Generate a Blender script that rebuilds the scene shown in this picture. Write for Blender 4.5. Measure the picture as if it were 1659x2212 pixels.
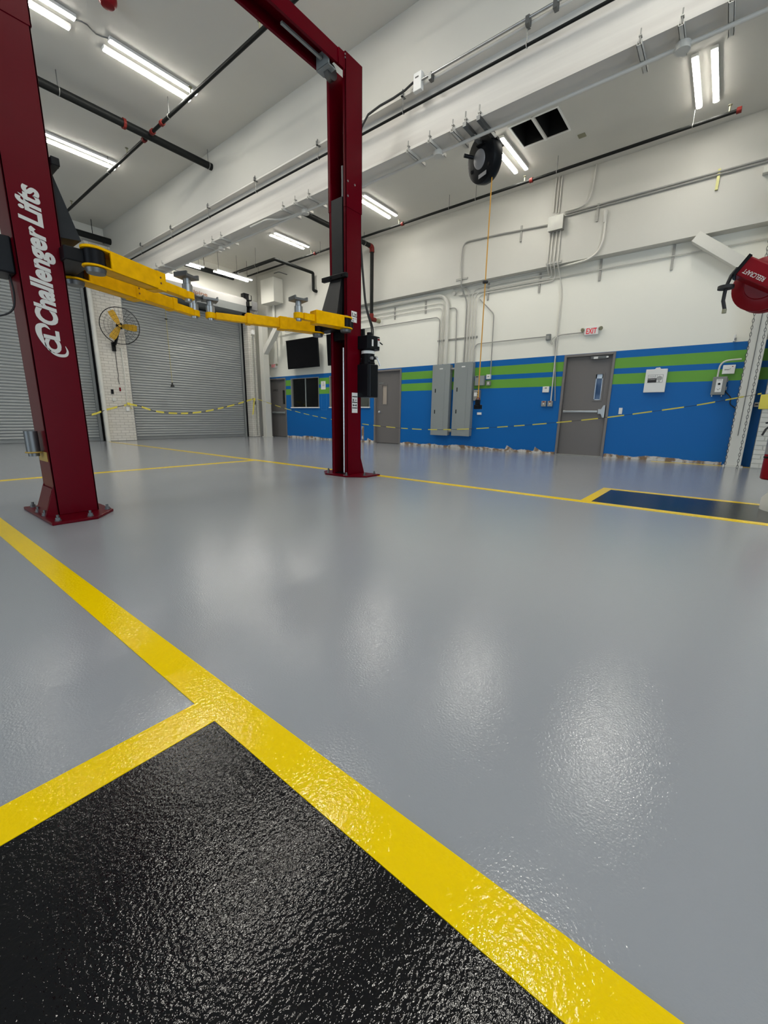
import bpy, bmesh, math, random
import numpy as np
from mathutils import Vector, Matrix
random.seed(7)
for o in list(bpy.data.objects): bpy.data.objects.remove(o)
SC = bpy.context.scene
C = SC.collection

# ------------------------------------------------------------------ camera
# vanishing points of the room axes in the 1659 x 2212 photograph
PP = np.array([829.5, 1106.0]); VPX = np.array([1568.0, 912.0]); VPY = np.array([-316.0, 884.0])
FPX = math.sqrt(-float(np.dot(VPX - PP, VPY - PP)))
CAMH = 0.78
def _n(v): return v / np.linalg.norm(v)
_dx = _n(np.array([*(VPX - PP), FPX])); _dy = _n(np.array([*(VPY - PP), FPX]))
_dy = _n(_dy - _dx * np.dot(_dx, _dy)); _dz = np.cross(_dx, _dy)
W2C = np.stack([_dx, _dy, _dz], 1)          # world -> camera (x right, y down, z forward)
cam = bpy.data.cameras.new('camera'); camo = bpy.data.objects.new('camera', cam); C.objects.link(camo)
cam.sensor_fit = 'HORIZONTAL'; cam.sensor_width = 36.0; cam.lens = 36.0 * FPX / 1659.0
cam.clip_start = 0.02; cam.clip_end = 100
R = W2C
camo.matrix_world = Matrix(((R[0,0], -R[1,0], -R[2,0], 0), (R[0,1], -R[1,1], -R[2,1], 0), (R[0,2], -R[1,2], -R[2,2], CAMH), (0,0,0,1)))
SC.camera = camo

# ------------------------------------------------------------------ world, exposure
w = bpy.data.worlds.new('world'); SC.world = w; w.use_nodes = True
w.node_tree.nodes['Background'].inputs[0].default_value = (0.72, 0.86, 1.0, 1)   # overcast daylight outside the left door and the added back doors
w.node_tree.nodes['Background'].inputs[1].default_value = 3.0
SC.view_settings.view_transform = 'Standard'; SC.view_settings.look = 'None'
SC.view_settings.gamma = 1.0; SC.view_settings.use_curve_mapping = False
SC.view_settings.exposure = 0.22
TUBE_STRENGTH = 48.0                        # LED lenses of the strip lights
DOORS_LEFT = [(2.0, 6.2, 0, 4.2)]           # open bay door in the left wall (Y and Z range)
ADDED_DOORS_BACK = [(-5.2, -1.2, 0, 4.2), (-0.5, 3.4, 0, 4.2)]      # unseen doors added behind the camera for daylight (X and Z range)
for _side, _list in (('L', DOORS_LEFT), ('B', ADDED_DOORS_BACK)):   # sampling portals for the daylight in those doors
    for _a, _b, _z0, _z1 in _list:
        _l = bpy.data.lights.new('door_portal', 'AREA'); _l.shape = 'RECTANGLE'; _l.cycles.is_portal = True
        _o = bpy.data.objects.new('door_portal', _l); C.objects.link(_o)
        if _side == 'L': _l.size = _z1 - _z0; _l.size_y = _b - _a; _o.location = (-7.0, (_a + _b) / 2, (_z0 + _z1) / 2); _o.rotation_euler = (0, -math.pi / 2, 0)
        else: _l.size = _b - _a; _l.size_y = _z1 - _z0; _o.location = ((_a + _b) / 2, -7.0, (_z0 + _z1) / 2); _o.rotation_euler = (math.pi / 2, 0, 0)

# a pixel gives a direction; the plane it lies on (X, Y or Z = value) gives the distance
def pix(px, py, ax, val):
    r = W2C.T @ np.array([px - PP[0], py - PP[1], FPX]); k = 'XYZ'.index(ax)
    c = np.array([0, 0, CAMH]); return Vector((c + r * ((val - c[k]) / r[k])).tolist())
def px_x(px, py, X): return pix(px, py, 'X', X)
def px_y(px, py, Y): return pix(px, py, 'Y', Y)
def px_z(px, py, Z): return pix(px, py, 'Z', Z)

# ------------------------------------------------------------------ room dimensions (metres)
XW, XG, YF = 10.03, 9.80, 13.85             # right wall, girder face above it, shutter wall
ZC = 5.60; ZG = 3.97                        # ceiling, underside of the wall girder
XB, ZFL, ZB = 5.00, 4.72, 4.11              # steel beam: flange edge, top flange underside, bottom flange underside
XL, YB = -7.0, -7.0

# ------------------------------------------------------------------ materials
MATS = {}
def mat(name, col, rough=0.5, metal=0.0, bump=None, noise=None, coat=0.0, spec=None, emit=None):
    if name in MATS: return MATS[name]
    m = bpy.data.materials.new(name); m.use_nodes = True; nt = m.node_tree; b = nt.nodes['Principled BSDF']
    b.inputs['Base Color'].default_value = (*col, 1); b.inputs['Roughness'].default_value = rough; b.inputs['Metallic'].default_value = metal
    if spec is not None: b.inputs['Specular IOR Level'].default_value = spec
    if coat: b.inputs['Coat Weight'].default_value = coat; b.inputs['Coat Roughness'].default_value = 0.08
    if emit: b.inputs['Emission Color'].default_value = (*emit[0], 1); b.inputs['Emission Strength'].default_value = emit[1]
    geo = nt.nodes.new('ShaderNodeNewGeometry')
    if noise:   # (scale, amount, second colour)
        n = nt.nodes.new('ShaderNodeTexNoise'); n.inputs['Scale'].default_value = noise[0]; n.inputs['Detail'].default_value = 6
        nt.links.new(geo.outputs['Position'], n.inputs['Vector'])
        r = nt.nodes.new('ShaderNodeValToRGB'); r.color_ramp.elements[0].position = 0.5 - noise[1] / 2; r.color_ramp.elements[1].position = 0.5 + noise[1] / 2
        r.color_ramp.elements[0].color = (*noise[2], 1); r.color_ramp.elements[1].color = (*col, 1)
        nt.links.new(n.outputs['Fac'], r.inputs['Fac']); nt.links.new(r.outputs['Color'], b.inputs['Base Color'])
    if bump:    # (scale, strength, distance)
        n2 = nt.nodes.new('ShaderNodeTexNoise'); n2.inputs['Scale'].default_value = bump[0]; n2.inputs['Detail'].default_value = 2
        nt.links.new(geo.outputs['Position'], n2.inputs['Vector'])
        bp = nt.nodes.new('ShaderNodeBump'); bp.inputs['Strength'].default_value = bump[1]; bp.inputs['Distance'].default_value = bump[2]
        nt.links.new(n2.outputs['Fac'], bp.inputs['Height']); nt.links.new(bp.outputs['Normal'], b.inputs['Normal'])
    MATS[name] = m; return m

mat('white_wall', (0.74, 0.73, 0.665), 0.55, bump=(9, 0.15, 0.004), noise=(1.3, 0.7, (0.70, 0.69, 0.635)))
mat('gypsum_dimmed', (0.60, 0.59, 0.54), 0.55, bump=(9, 0.15, 0.004), noise=(1.3, 0.7, (0.56, 0.55, 0.505)))  # white darkened: weaker light on girder and fascia put into the colour
mat('ceiling_paint', (0.68, 0.665, 0.61), 0.7, noise=(0.9, 0.8, (0.62, 0.605, 0.56)))
mat('beam_paint', (0.78, 0.755, 0.70), 0.5, noise=(1.1, 0.5, (0.56, 0.53, 0.49)))
mat('red_paint', (0.118, 0.0, 0.006), 0.3, spec=0.09, noise=(5, 0.8, (0.10, 0.0, 0.005)))
mat('red_gloss', (0.20, 0.002, 0.007), 0.35, spec=0.2)
mat('red_fitting', (0.17, 0.018, 0.014), 0.5, spec=0.2)
mat('pale_tape', (0.03, 0.20, 0.55), 0.4)
mat('zinc_yellow', (0.36, 0.35, 0.14), 0.4, 0.3)
mat('yellow_steel', (0.95, 0.50, 0.0), 0.42, spec=0.06, noise=(14, 0.35, (0.80, 0.40, 0.0)))
mat('yellow_line', (1.0, 0.69, 0.0), 0.06, spec=0.3, bump=(100, 0.20, 0.0048))
mat('epoxy_grey', (0.345, 0.36, 0.39), 0.09, bump=(165, 0.23, 0.0031), noise=(0.55, 0.9, (0.315, 0.33, 0.355)))
mat('epoxy_black', (0.004, 0.004, 0.005), 0.06, spec=0.4, bump=(150, 0.24, 0.0045))
mat('black_metal', (0.006, 0.006, 0.007), 0.42, spec=0.14)
mat('black_plastic', (0.006, 0.007, 0.009), 0.36, spec=0.16)
mat('black_rubber', (0.014, 0.014, 0.014), 0.6)
mat('black_pipe', (0.009, 0.010, 0.0095), 0.5, spec=0.18)
mat('charcoal_cover', (0.011, 0.0115, 0.012), 0.5, spec=0.3, noise=(6, 0.5, (0.018, 0.0185, 0.019)))
mat('chrome', (0.75, 0.76, 0.80), 0.18, 1.0)
mat('steel', (0.42, 0.43, 0.43), 0.38, 1.0)
mat('dark_steel', (0.16, 0.165, 0.165), 0.45, 0.8)
mat('galvanised', (0.36, 0.355, 0.33), 0.45, 0.5)
mat('conduit_grey', (0.36, 0.355, 0.335), 0.42, 0.3)
mat('white_pipe', (0.66, 0.65, 0.595), 0.45)
mat('conduit_white', (0.64, 0.625, 0.575), 0.42, 0.1)
mat('cover_grey', (0.36, 0.36, 0.33), 0.4, 0.3, noise=(5, 0.5, (0.27, 0.27, 0.25)))
mat('panel_grey', (0.27, 0.295, 0.295), 0.4)
mat('box_grey', (0.21, 0.22, 0.215), 0.45)
mat('door_paint', (0.155, 0.144, 0.140), 0.42)
mat('frame_paint', (0.185, 0.172, 0.167), 0.42)
mat('shutter_steel', (0.33, 0.345, 0.345), 0.45, 0.25)
mat('shutter_guide', (0.24, 0.25, 0.25), 0.45, 0.2)
mat('hood_white', (0.36, 0.355, 0.34), 0.4, 0.0)
mat('white_plastic', (0.78, 0.78, 0.76), 0.4)
mat('label_white', (0.80, 0.80, 0.78), 0.5)
mat('label_black', (0.010, 0.010, 0.010), 0.5)
mat('print_grey', (0.25, 0.25, 0.25), 0.6)
mat('sign_red', (0.65, 0.015, 0.03), 0.4, emit=((1.0, 0.03, 0.05), 0.12))
mat('lettering_white', (0.62, 0.60, 0.56), 0.5)
mat('tape_yellow', (0.80, 0.68, 0.10), 0.35)
mat('tape_black', (0.03, 0.03, 0.02), 0.4)
mat('fan_yellow', (0.55, 0.31, 0.006), 0.4)
mat('cord_orange', (0.62, 0.30, 0.025), 0.5)
mat('rope_yellow', (0.55, 0.45, 0.12), 0.7)
mat('screen', (0.003, 0.003, 0.004), 0.16, spec=0.15)
mat('dark_room', (0.035, 0.040, 0.042), 0.8)
mat('beige_blind', (0.42, 0.36, 0.30), 0.7)
mat('bluelit_pane', (0.012, 0.06, 0.16), 0.08)  # blue light of the room beyond, painted into the pane
mat('daylit_frame', (0.55, 0.66, 0.80), 0.3)  # daylight on the window reveal, painted as pale blue
mat('rubble', (0.62, 0.60, 0.56), 0.85, noise=(7, 0.12, (0.24, 0.16, 0.10)), bump=(40, 0.5, 0.02))
mat('brown_rust', (0.20, 0.075, 0.03), 0.8)
mat('void_black', (0.004, 0.004, 0.004), 0.9)
mat('motor_grey', (0.30, 0.30, 0.31), 0.4, 0.3)
mat('olive_plastic', (0.26, 0.25, 0.16), 0.5)
mat('adapter_bracket', (0.50, 0.33, 0.08), 0.5, 0.2)

def brick_mat(name, axis):
    m = bpy.data.materials.new(name); m.use_nodes = True; nt = m.node_tree; b = nt.nodes['Principled BSDF']; b.inputs['Roughness'].default_value = 0.6
    geo = nt.nodes.new('ShaderNodeNewGeometry'); sep = nt.nodes.new('ShaderNodeSeparateXYZ'); com = nt.nodes.new('ShaderNodeCombineXYZ')
    nt.links.new(geo.outputs['Position'], sep.inputs[0]); nt.links.new(sep.outputs[axis], com.inputs['X']); nt.links.new(sep.outputs['Z'], com.inputs['Y'])
    br = nt.nodes.new('ShaderNodeTexBrick'); br.inputs['Scale'].default_value = 1.0; br.inputs['Brick Width'].default_value = 0.215; br.inputs['Row Height'].default_value = 0.075
    br.inputs['Mortar Size'].default_value = 0.007
    br.inputs['Color1'].default_value = (0.66, 0.63, 0.57, 1); br.inputs['Color2'].default_value = (0.60, 0.57, 0.51, 1); br.inputs['Mortar'].default_value = (0.46, 0.43, 0.38, 1)
    nt.links.new(com.outputs[0], br.inputs['Vector']); nt.links.new(br.outputs['Color'], b.inputs['Base Color'])
    bp = nt.nodes.new('ShaderNodeBump'); bp.inputs['Strength'].default_value = 0.6; bp.inputs['Distance'].default_value = 0.01; bp.invert = True
    nt.links.new(br.outputs['Fac'], bp.inputs['Height']); nt.links.new(bp.outputs['Normal'], b.inputs['Normal']); MATS[name] = m
brick_mat('white_brick', 'X')

def stripe_wall():
    m = bpy.data.materials.new('striped_wall'); m.use_nodes = True; nt = m.node_tree; b = nt.nodes['Principled BSDF']; b.inputs['Roughness'].default_value = 0.45; b.inputs['Specular IOR Level'].default_value = 0.3
    geo = nt.nodes.new('ShaderNodeNewGeometry'); sep = nt.nodes.new('ShaderNodeSeparateXYZ'); mr = nt.nodes.new('ShaderNodeMapRange')
    mr.inputs['From Max'].default_value = 4.0
    nt.links.new(geo.outputs['Position'], sep.inputs[0]); nt.links.new(sep.outputs['Z'], mr.inputs['Value'])
    r = nt.nodes.new('ShaderNodeValToRGB'); r.color_ramp.interpolation = 'CONSTANT'; els = r.color_ramp.elements
    blue = (0.001, 0.125, 0.42, 1); green = (0.14, 0.37, 0.05, 1); white = (0.86, 0.85, 0.775, 1)  # white raised: stronger light on the lower wall put into the colour
    def zz(y): return px_x(1180 + 1140 / 7.541, 740 + y / 7.541, XW).z / 4.0
    els[0].position = 0; els[0].color = blue; els[1].position = zz(680); els[1].color = green
    for y, c in ((520, blue), (428, green), (262, blue), (140, white)):
        e = els.new(zz(y)); e.color = c
    nt.links.new(mr.outputs[0], r.inputs['Fac']); nt.links.new(r.outputs['Color'], b.inputs['Base Color'])
    n2 = nt.nodes.new('ShaderNodeTexNoise'); n2.inputs['Scale'].default_value = 9; nt.links.new(geo.outputs['Position'], n2.inputs['Vector'])
    bp = nt.nodes.new('ShaderNodeBump'); bp.inputs['Strength'].default_value = 0.15; bp.inputs['Distance'].default_value = 0.004
    nt.links.new(n2.outputs['Fac'], bp.inputs['Height']); nt.links.new(bp.outputs['Normal'], b.inputs['Normal']); MATS['striped_wall'] = m
stripe_wall()

def glass_mat():
    m = bpy.data.materials.new('window_glass'); m.use_nodes = True; nt = m.node_tree; nt.nodes.remove(nt.nodes['Principled BSDF'])
    t = nt.nodes.new('ShaderNodeBsdfTransparent'); t.inputs[0].default_value = (0.75, 0.8, 0.8, 1); g = nt.nodes.new('ShaderNodeBsdfGlossy'); g.inputs['Roughness'].default_value = 0.05
    f = nt.nodes.new('ShaderNodeFresnel'); f.inputs[0].default_value = 1.45; x = nt.nodes.new('ShaderNodeMixShader')
    nt.links.new(f.outputs[0], x.inputs[0]); nt.links.new(t.outputs[0], x.inputs[1]); nt.links.new(g.outputs[0], x.inputs[2]); nt.links.new(x.outputs[0], nt.nodes['Material Output'].inputs[0]); MATS['window_glass'] = m
glass_mat()
mat('led_lens', (0.9, 0.9, 0.88), 0.4, emit=((1.0, 0.965, 0.875), TUBE_STRENGTH))

# ------------------------------------------------------------------ mesh builder
WLOC = {}
def V(*a): return Vector(a[0]) if len(a) == 1 else Vector(a)
class MB:
    def __init__(s): s.v = []; s.f = []; s.mi = []; s.cur = 0
    def m(s, i): s.cur = i; return s
    def add(s, vs, fs):
        n = len(s.v); s.v += [tuple(q) for q in vs]; s.f += [tuple(i + n for i in f) for f in fs]; s.mi += [s.cur] * len(fs); return s
    def hexa(s, p):   # 8 points: bottom ring 0-3 ccw, top ring 4-7
        return s.add(p, [(0,3,2,1), (4,5,6,7), (0,1,5,4), (1,2,6,5), (2,3,7,6), (3,0,4,7)])
    def box(s, x0, x1, y0, y1, z0, z1):
        x0, x1 = sorted((x0, x1)); y0, y1 = sorted((y0, y1)); z0, z1 = sorted((z0, z1))
        return s.hexa([(x0,y0,z0), (x1,y0,z0), (x1,y1,z0), (x0,y1,z0), (x0,y0,z1), (x1,y0,z1), (x1,y1,z1), (x0,y1,z1)])
    def obox(s, c, ax, ay, az):  # centre and half-axes
        c, ax, ay, az = V(c), V(ax), V(ay), V(az)
        return s.hexa([c-ax-ay-az, c+ax-ay-az, c+ax+ay-az, c-ax+ay-az, c-ax-ay+az, c+ax-ay+az, c+ax+ay+az, c-ax+ay+az])
    def bar(s, p, q, wdt, hgt, up=(0,0,1)):  # rectangular bar between two points
        p, q = V(p), V(q); d = (q - p); l = d.length; d = d / l; u = V(up); sd = d.cross(u)
        if sd.length < 1e-5: sd = d.cross(V(1,0,0))
        sd.normalize(); u = sd.cross(d).normalized()
        return s.obox((p + q) / 2, d * l / 2, sd * wdt / 2, u * hgt / 2)
    def frame(s, d):
        d = V(d).normalized(); a = d.cross(V(0,0,1))
        if a.length < 1e-4: a = d.cross(V(0,1,0))
        a.normalize(); return a, d.cross(a).normalized()
    def cyl(s, p, q, r, r2=None, seg=12, caps=True):
        p, q = V(p), V(q); r2 = r if r2 is None else r2; a, b = s.frame(q - p); vs = []
        for c, rr in ((p, r), (q, r2)):
            for i in range(seg):
                t = 2 * math.pi * i / seg; vs.append(c + a * math.cos(t) * rr + b * math.sin(t) * rr)
        fs = [(i, (i + 1) % seg, seg + (i + 1) % seg, seg + i) for i in range(seg)]
        if caps: fs += [tuple(range(seg - 1, -1, -1)), tuple(range(seg, 2 * seg))]
        return s.add(vs, fs)
    def lathe(s, o, d, prof, seg=20):   # profile of (distance along d, radius)
        o = V(o); d = V(d).normalized(); a, b = s.frame(d); vs = []
        for h, r in prof:
            for i in range(seg):
                t = 2 * math.pi * i / seg; vs.append(o + d * h + a * math.cos(t) * r + b * math.sin(t) * r)
        fs = []
        for k in range(len(prof) - 1):
            for i in range(seg): fs.append((k*seg + i, k*seg + (i+1) % seg, (k+1)*seg + (i+1) % seg, (k+1)*seg + i))
        if prof[0][1] > 1e-6: fs.append(tuple(range(seg - 1, -1, -1)))
        if prof[-1][1] > 1e-6: fs.append(tuple(range((len(prof)-1)*seg, len(prof)*seg)))
        return s.add(vs, fs)
    def sweep(s, pts, r, seg=8, closed=False):   # round section along a polyline, parallel transport
        pts = [V(p) for p in pts]; n = len(pts); vs = []
        tang = []
        for i in range(n):
            if closed: t = pts[(i+1) % n] - pts[i-1]
            else: t = pts[min(i+1, n-1)] - pts[max(i-1, 0)]
            tang.append(t.normalized())
        a, b = s.frame(tang[0])
        for i in range(n):
            if i: a = (a - tang[i] * a.dot(tang[i])).normalized(); b = tang[i].cross(a).normalized()
            for k in range(seg):
                t = 2 * math.pi * k / seg; vs.append(pts[i] + a * math.cos(t) * r + b * math.sin(t) * r)
        fs = []; m = n if closed else n - 1
        for i in range(m):
            j = (i + 1) % n
            for k in range(seg): fs.append((i*seg + k, i*seg + (k+1) % seg, j*seg + (k+1) % seg, j*seg + k))
        if not closed: fs += [tuple(range(seg - 1, -1, -1)), tuple(range((n-1)*seg, n*seg))]
        return s.add(vs, fs)
    def pipe(s, pts, r, bend=0.1, seg=8):        # polyline with rounded corners
        pts = [V(p) for p in pts]; out = [pts[0]]
        for i in range(1, len(pts) - 1):
            p, c, q = pts[i-1], pts[i], pts[i+1]; d0 = (p - c); d1 = (q - c); t = min(bend, d0.length * .48, d1.length * .48)
            a, b = c + d0.normalized() * t, c + d1.normalized() * t
            for k in range(6):
                u = k / 5; out.append(a * (1-u)**2 + c * 2*u*(1-u) + b * u*u)
        out.append(pts[-1]); return s.sweep(out, r, seg)
    def prism(s, poly, fn, d0, d1):              # poly of 2-D points, fn(u, v, d) -> point
        n = len(poly); vs = [fn(u, v, d0) for u, v in poly] + [fn(u, v, d1) for u, v in poly]
        return s.add(vs, [tuple(range(n - 1, -1, -1)), tuple(range(n, 2*n))] + [(i, (i+1) % n, n + (i+1) % n, n + i) for i in range(n)])
    def torus(s, c, nrm, rad, r, seg=24, ss=6):
        a, b = s.frame(nrm); c = V(c)
        return s.sweep([c + a * math.cos(2*math.pi*i/seg) * rad + b * math.sin(2*math.pi*i/seg) * rad for i in range(seg)], r, ss, True)
    def build(s, name, mats, parent=None, label=None, cat=None, group=None, kind=None, bevel=0, smooth=False, origin=None):
        vs = np.array([list(q) for q in s.v], dtype=float)
        if parent is not None: o0 = WLOC[parent.name]
        elif origin is not None: o0 = V(origin)
        else: mn, mx = vs.min(0), vs.max(0); o0 = V((mn[0]+mx[0])/2, (mn[1]+mx[1])/2, mn[2])
        me = bpy.data.meshes.new(name); me.from_pydata((vs - np.array(list(o0))).tolist(), [], s.f)
        bm = bmesh.new(); bm.from_mesh(me); bmesh.ops.recalc_face_normals(bm, faces=bm.faces); bm.to_mesh(me); bm.free()
        if isinstance(mats, str): mats = [mats]
        for k in mats: me.materials.append(MATS[k])
        if len(mats) > 1: me.polygons.foreach_set('material_index', s.mi)
        if smooth:
            me.polygons.foreach_set('use_smooth', [True] * len(me.polygons)); me.set_sharp_from_angle(angle=math.radians(40))
        o = bpy.data.objects.new(name, me); C.objects.link(o)
        if parent is not None: o.parent = parent
        else: o.location = o0
        WLOC[o.name] = o0
        if bevel:
            md = o.modifiers.new('bevel', 'BEVEL'); md.width = bevel; md.segments = 2; md.limit_method = 'ANGLE'
        tag(o, label, cat, group, kind); return o
def tag(o, label=None, cat=None, group=None, kind=None):
    for k, v in (('label', label), ('category', cat), ('group', group), ('kind', kind)):
        if v: o[k] = v
    return o
def thing(name, loc, label, cat, group=None, kind=None):
    o = bpy.data.objects.new(name, None); C.objects.link(o); o.location = V(loc); o.empty_display_size = 0.1; WLOC[o.name] = V(loc); return tag(o, label, cat, group, kind)
def struct(mb, name, mats, parent=None, **k): return mb.build(name, mats, parent, kind=None if parent else 'structure', **k)
ORD = ['first', 'second', 'third', 'fourth', 'fifth', 'sixth', 'seventh', 'eighth', 'ninth', 'tenth', 'eleventh', 'twelfth', 'thirteenth', 'fourteenth', 'fifteenth']

def text_mb(s, frame_o, ux, uy, height, mi=0, mb=None, shear=0.0, bold=0.0, depth=0.002, width=None):
    """lettering as thin geometry: frame_o = lower left corner, ux / uy = reading and up directions"""
    cu = bpy.data.curves.new('t', 'FONT'); cu.body = s; cu.size = 1.0; cu.shear = shear; cu.offset = bold; cu.extrude = 0.0; cu.resolution_u = 4
    ob = bpy.data.objects.new('t', cu); C.objects.link(ob); dg = bpy.context.evaluated_depsgraph_get(); me = ob.evaluated_get(dg).to_mesh()
    vs = np.array([list(v.co) for v in me.vertices]); fs = [tuple(p.vertices) for p in me.polygons]; ob.evaluated_get(dg).to_mesh_clear()
    bpy.data.objects.remove(ob); bpy.data.curves.remove(cu)
    cap = 0.72; sx = sy = height / cap
    if width: sx = width / (vs[:,0].max() - vs[:,0].min())
    x0 = vs[:,0].min(); ux, uy = V(ux).normalized(), V(uy).normalized(); nn = ux.cross(uy); mb = mb or MB(); mb.m(mi)
    top = [V(frame_o) + ux * (v[0] - x0) * sx + uy * v[1] * sy + nn * depth for v in vs]
    return mb.add(top, fs)
WALLX, WALLZ = V(0,-1,0), V(0,0,1)          # reading directions on a wall that faces -X

def holed(mb, u0, u1, z0, z1, holes, fn):
    """slab with rectangular openings; fn(ua, ub, za, zb) adds one box"""
    us = sorted({u0, u1, *[h[0] for h in holes], *[h[1] for h in holes]}); zs = sorted({z0, z1, *[h[2] for h in holes], *[h[3] for h in holes]})
    us = [u for u in us if u0 <= u <= u1]; zs = [z for z in zs if z0 <= z <= z1]
    for i in range(len(us) - 1):
        run = None
        for j in range(len(zs) - 1):
            cu, cz = (us[i] + us[i+1]) / 2, (zs[j] + zs[j+1]) / 2
            if any(h[0] < cu < h[1] and h[2] < cz < h[3] for h in holes):
                if run: fn(us[i], us[i+1], *run); run = None
            else: run = (run[0] if run else zs[j], zs[j+1])
        if run: fn(us[i], us[i+1], *run)

# ================================================================== SETTING
struct(MB().box(XL - .2, XW + 3, YB - .2, YF + .6, -0.15, 0), 'floor', 'epoxy_grey')
cm = MB(); holes = [(2.83, 3.19, 7.77, 8.42), (3.25, 3.60, 7.77, 8.42)]     # (y0, y1, x0, x1) of the open ceiling hatch
holed(cm, YB - .2, YF + .6, XL - .2, XW + .3, holes, lambda a, b, c, d: cm.box(c, d, a, b, ZC, ZC + .2))
struct(cm, 'ceiling', 'ceiling_paint')

# door and window openings in the right wall (Y range, Z range)
D1 = (1.97, 2.985, 2.165); D2 = (7.45, 8.47, 2.145); D3 = (12.70, 13.70, 2.12)
wa, wb = px_x(630.7, 880.4, XW), px_x(688.7, 814, XW)
W1 = (wb.y, wa.y, wa.z, wb.z); wc, wd = px_x(713, 884, XW), px_x(799, 879, XW)
W2 = (wd.y, wc.y, W1[2], W1[3])
mb = MB(); hs = [(D1[0], D1[1], 0, D1[2]), (D2[0], D2[1], 0, D2[2]), (D3[0], D3[1], 0, D3[2]), W1, W2]
holed(mb, YB - .2, YF + .6, 0, ZC, hs, lambda a, b, c, d: mb.box(XW, XW + .2, a, b, c, d))
struct(mb, 'wall_right', 'striped_wall')
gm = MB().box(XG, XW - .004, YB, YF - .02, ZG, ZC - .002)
struct(gm, 'trim_1', 'gypsum_dimmed')
mb = MB(); SH1 = (0.3, 4.36, 0, 4.1); SH2 = (5.17, 9.06, 0, 4.2)
holed(mb, XL - .2, XW, 0, ZC, [SH1, SH2], lambda a, b, c, d: mb.box(a, b, YF, YF + .3, c, d))
struct(mb, 'wall_far', 'white_wall')
mb = MB(); holed(mb, YB, YF, 0, ZC, DOORS_LEFT, lambda a, b, c, d: mb.box(XL - .2, XL, a, b, c, d)); struct(mb, 'wall_left', 'white_wall')
mb = MB(); holed(mb, XL, XW, 0, ZC, ADDED_DOORS_BACK, lambda a, b, c, d: mb.box(a, b, YB - .2, YB, c, d)); struct(mb, 'wall_back', 'white_wall')
# rooms behind the openings
for _n, _b in (('floor_office', (XW + .2, XW + 2.8, 9.1, 12.55, .001, .02)), ('wall_office_back', (XW + 2.7, XW + 2.8, 9.1, 12.55, .02, 2.7)), ('wall_office_left', (XW + .2, XW + 2.8, 12.55, 12.6, 0, 2.7)), ('wall_office_right', (XW + .2, XW + 2.8, 9.05, 9.1, 0, 2.7)), ('ceiling_office', (XW + .2, XW + 2.8, 9.05, 12.6, 2.7, 2.75))):
    struct(MB().box(*_b), _n, 'dark_room')
hl = MB()
for _y0, _y1, _x0, _x1 in holes:
    e = .002; t_ = .008; z0_, z1_ = ZC + .001, 6.2
    hl.box(_x0 + e, _x0 + t_, _y0 + e, _y1 - e, z0_, z1_).box(_x1 - t_, _x1 - e, _y0 + e, _y1 - e, z0_, z1_).box(_x0 + t_, _x1 - t_, _y0 + e, _y0 + t_, z0_, z1_).box(_x0 + t_, _x1 - t_, _y1 - t_, _y1 - e, z0_, z1_).box(_x0 + e, _x1 - e, _y0 + e, _y1 - e, z1_, z1_ + .02)
struct(hl, 'trim_2', 'void_black')
struct(MB().box(XL - .2, XW + .2, YF + .31, YF + .40, -.1, ZC + .2), 'light_seal_far', 'dark_room')  # dark sheet added behind the shutters to stop daylight leaking in
struct(MB().box(XW + .201, XW + .26, 12.61, YF + .3, 0, ZC), 'light_seal_right', 'dark_room')  # added unseen sheet, blocks light at the far door gap
struct(MB().box(XW + .201, XW + .26, YB - .2, 9.04, 0, ZC), 'light_seal_near', 'dark_room')  # same kind of added light block behind the nearer doors
# brick piers by the shutters
struct(MB().box(4.40, 5.13, 13.52, YF, 0, 5.1), 'trim_3', 'white_brick', bevel=.02)
struct(MB().box(9.10, 9.40, 13.5, YF, 0, 4.6), 'trim_4', 'white_brick', bevel=.02)
struct(MB().cyl((4.36, 13.46, 0), (4.36, 13.46, 4.6), .055, seg=14), 'trim_5', 'white_pipe', smooth=True)

# fascia above the steel beam, between the two ceilings
struct(MB().box(XB, XB + .25, YB, YF - .01, ZFL + .03, ZC - .001), 'trim_6', 'gypsum_dimmed')
_m = MATS['beam_paint']; _nt = _m.node_tree; _mp = _nt.nodes.new('ShaderNodeMapping'); _mp.inputs['Scale'].default_value = (1, .35, 7)
for _nd in _nt.nodes:
    if _nd.type == 'TEX_NOISE': _nt.links.new([q for q in _nt.nodes if q.type == 'NEW_GEOMETRY'][0].outputs['Position'], _mp.inputs['Vector']); _nt.links.new(_mp.outputs[0], _nd.inputs['Vector'])
bmx = MB(); bmx.box(XB, XB + .25, YB, YF - .01, ZFL, ZFL + .028).box(XB + .11, XB + .14, YB, YF - .01, ZB + .03, ZFL).box(XB, XB + .25, YB, YF - .01, ZB, ZB + .03)
struct(bmx, 'trim_7', 'beam_paint')

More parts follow.
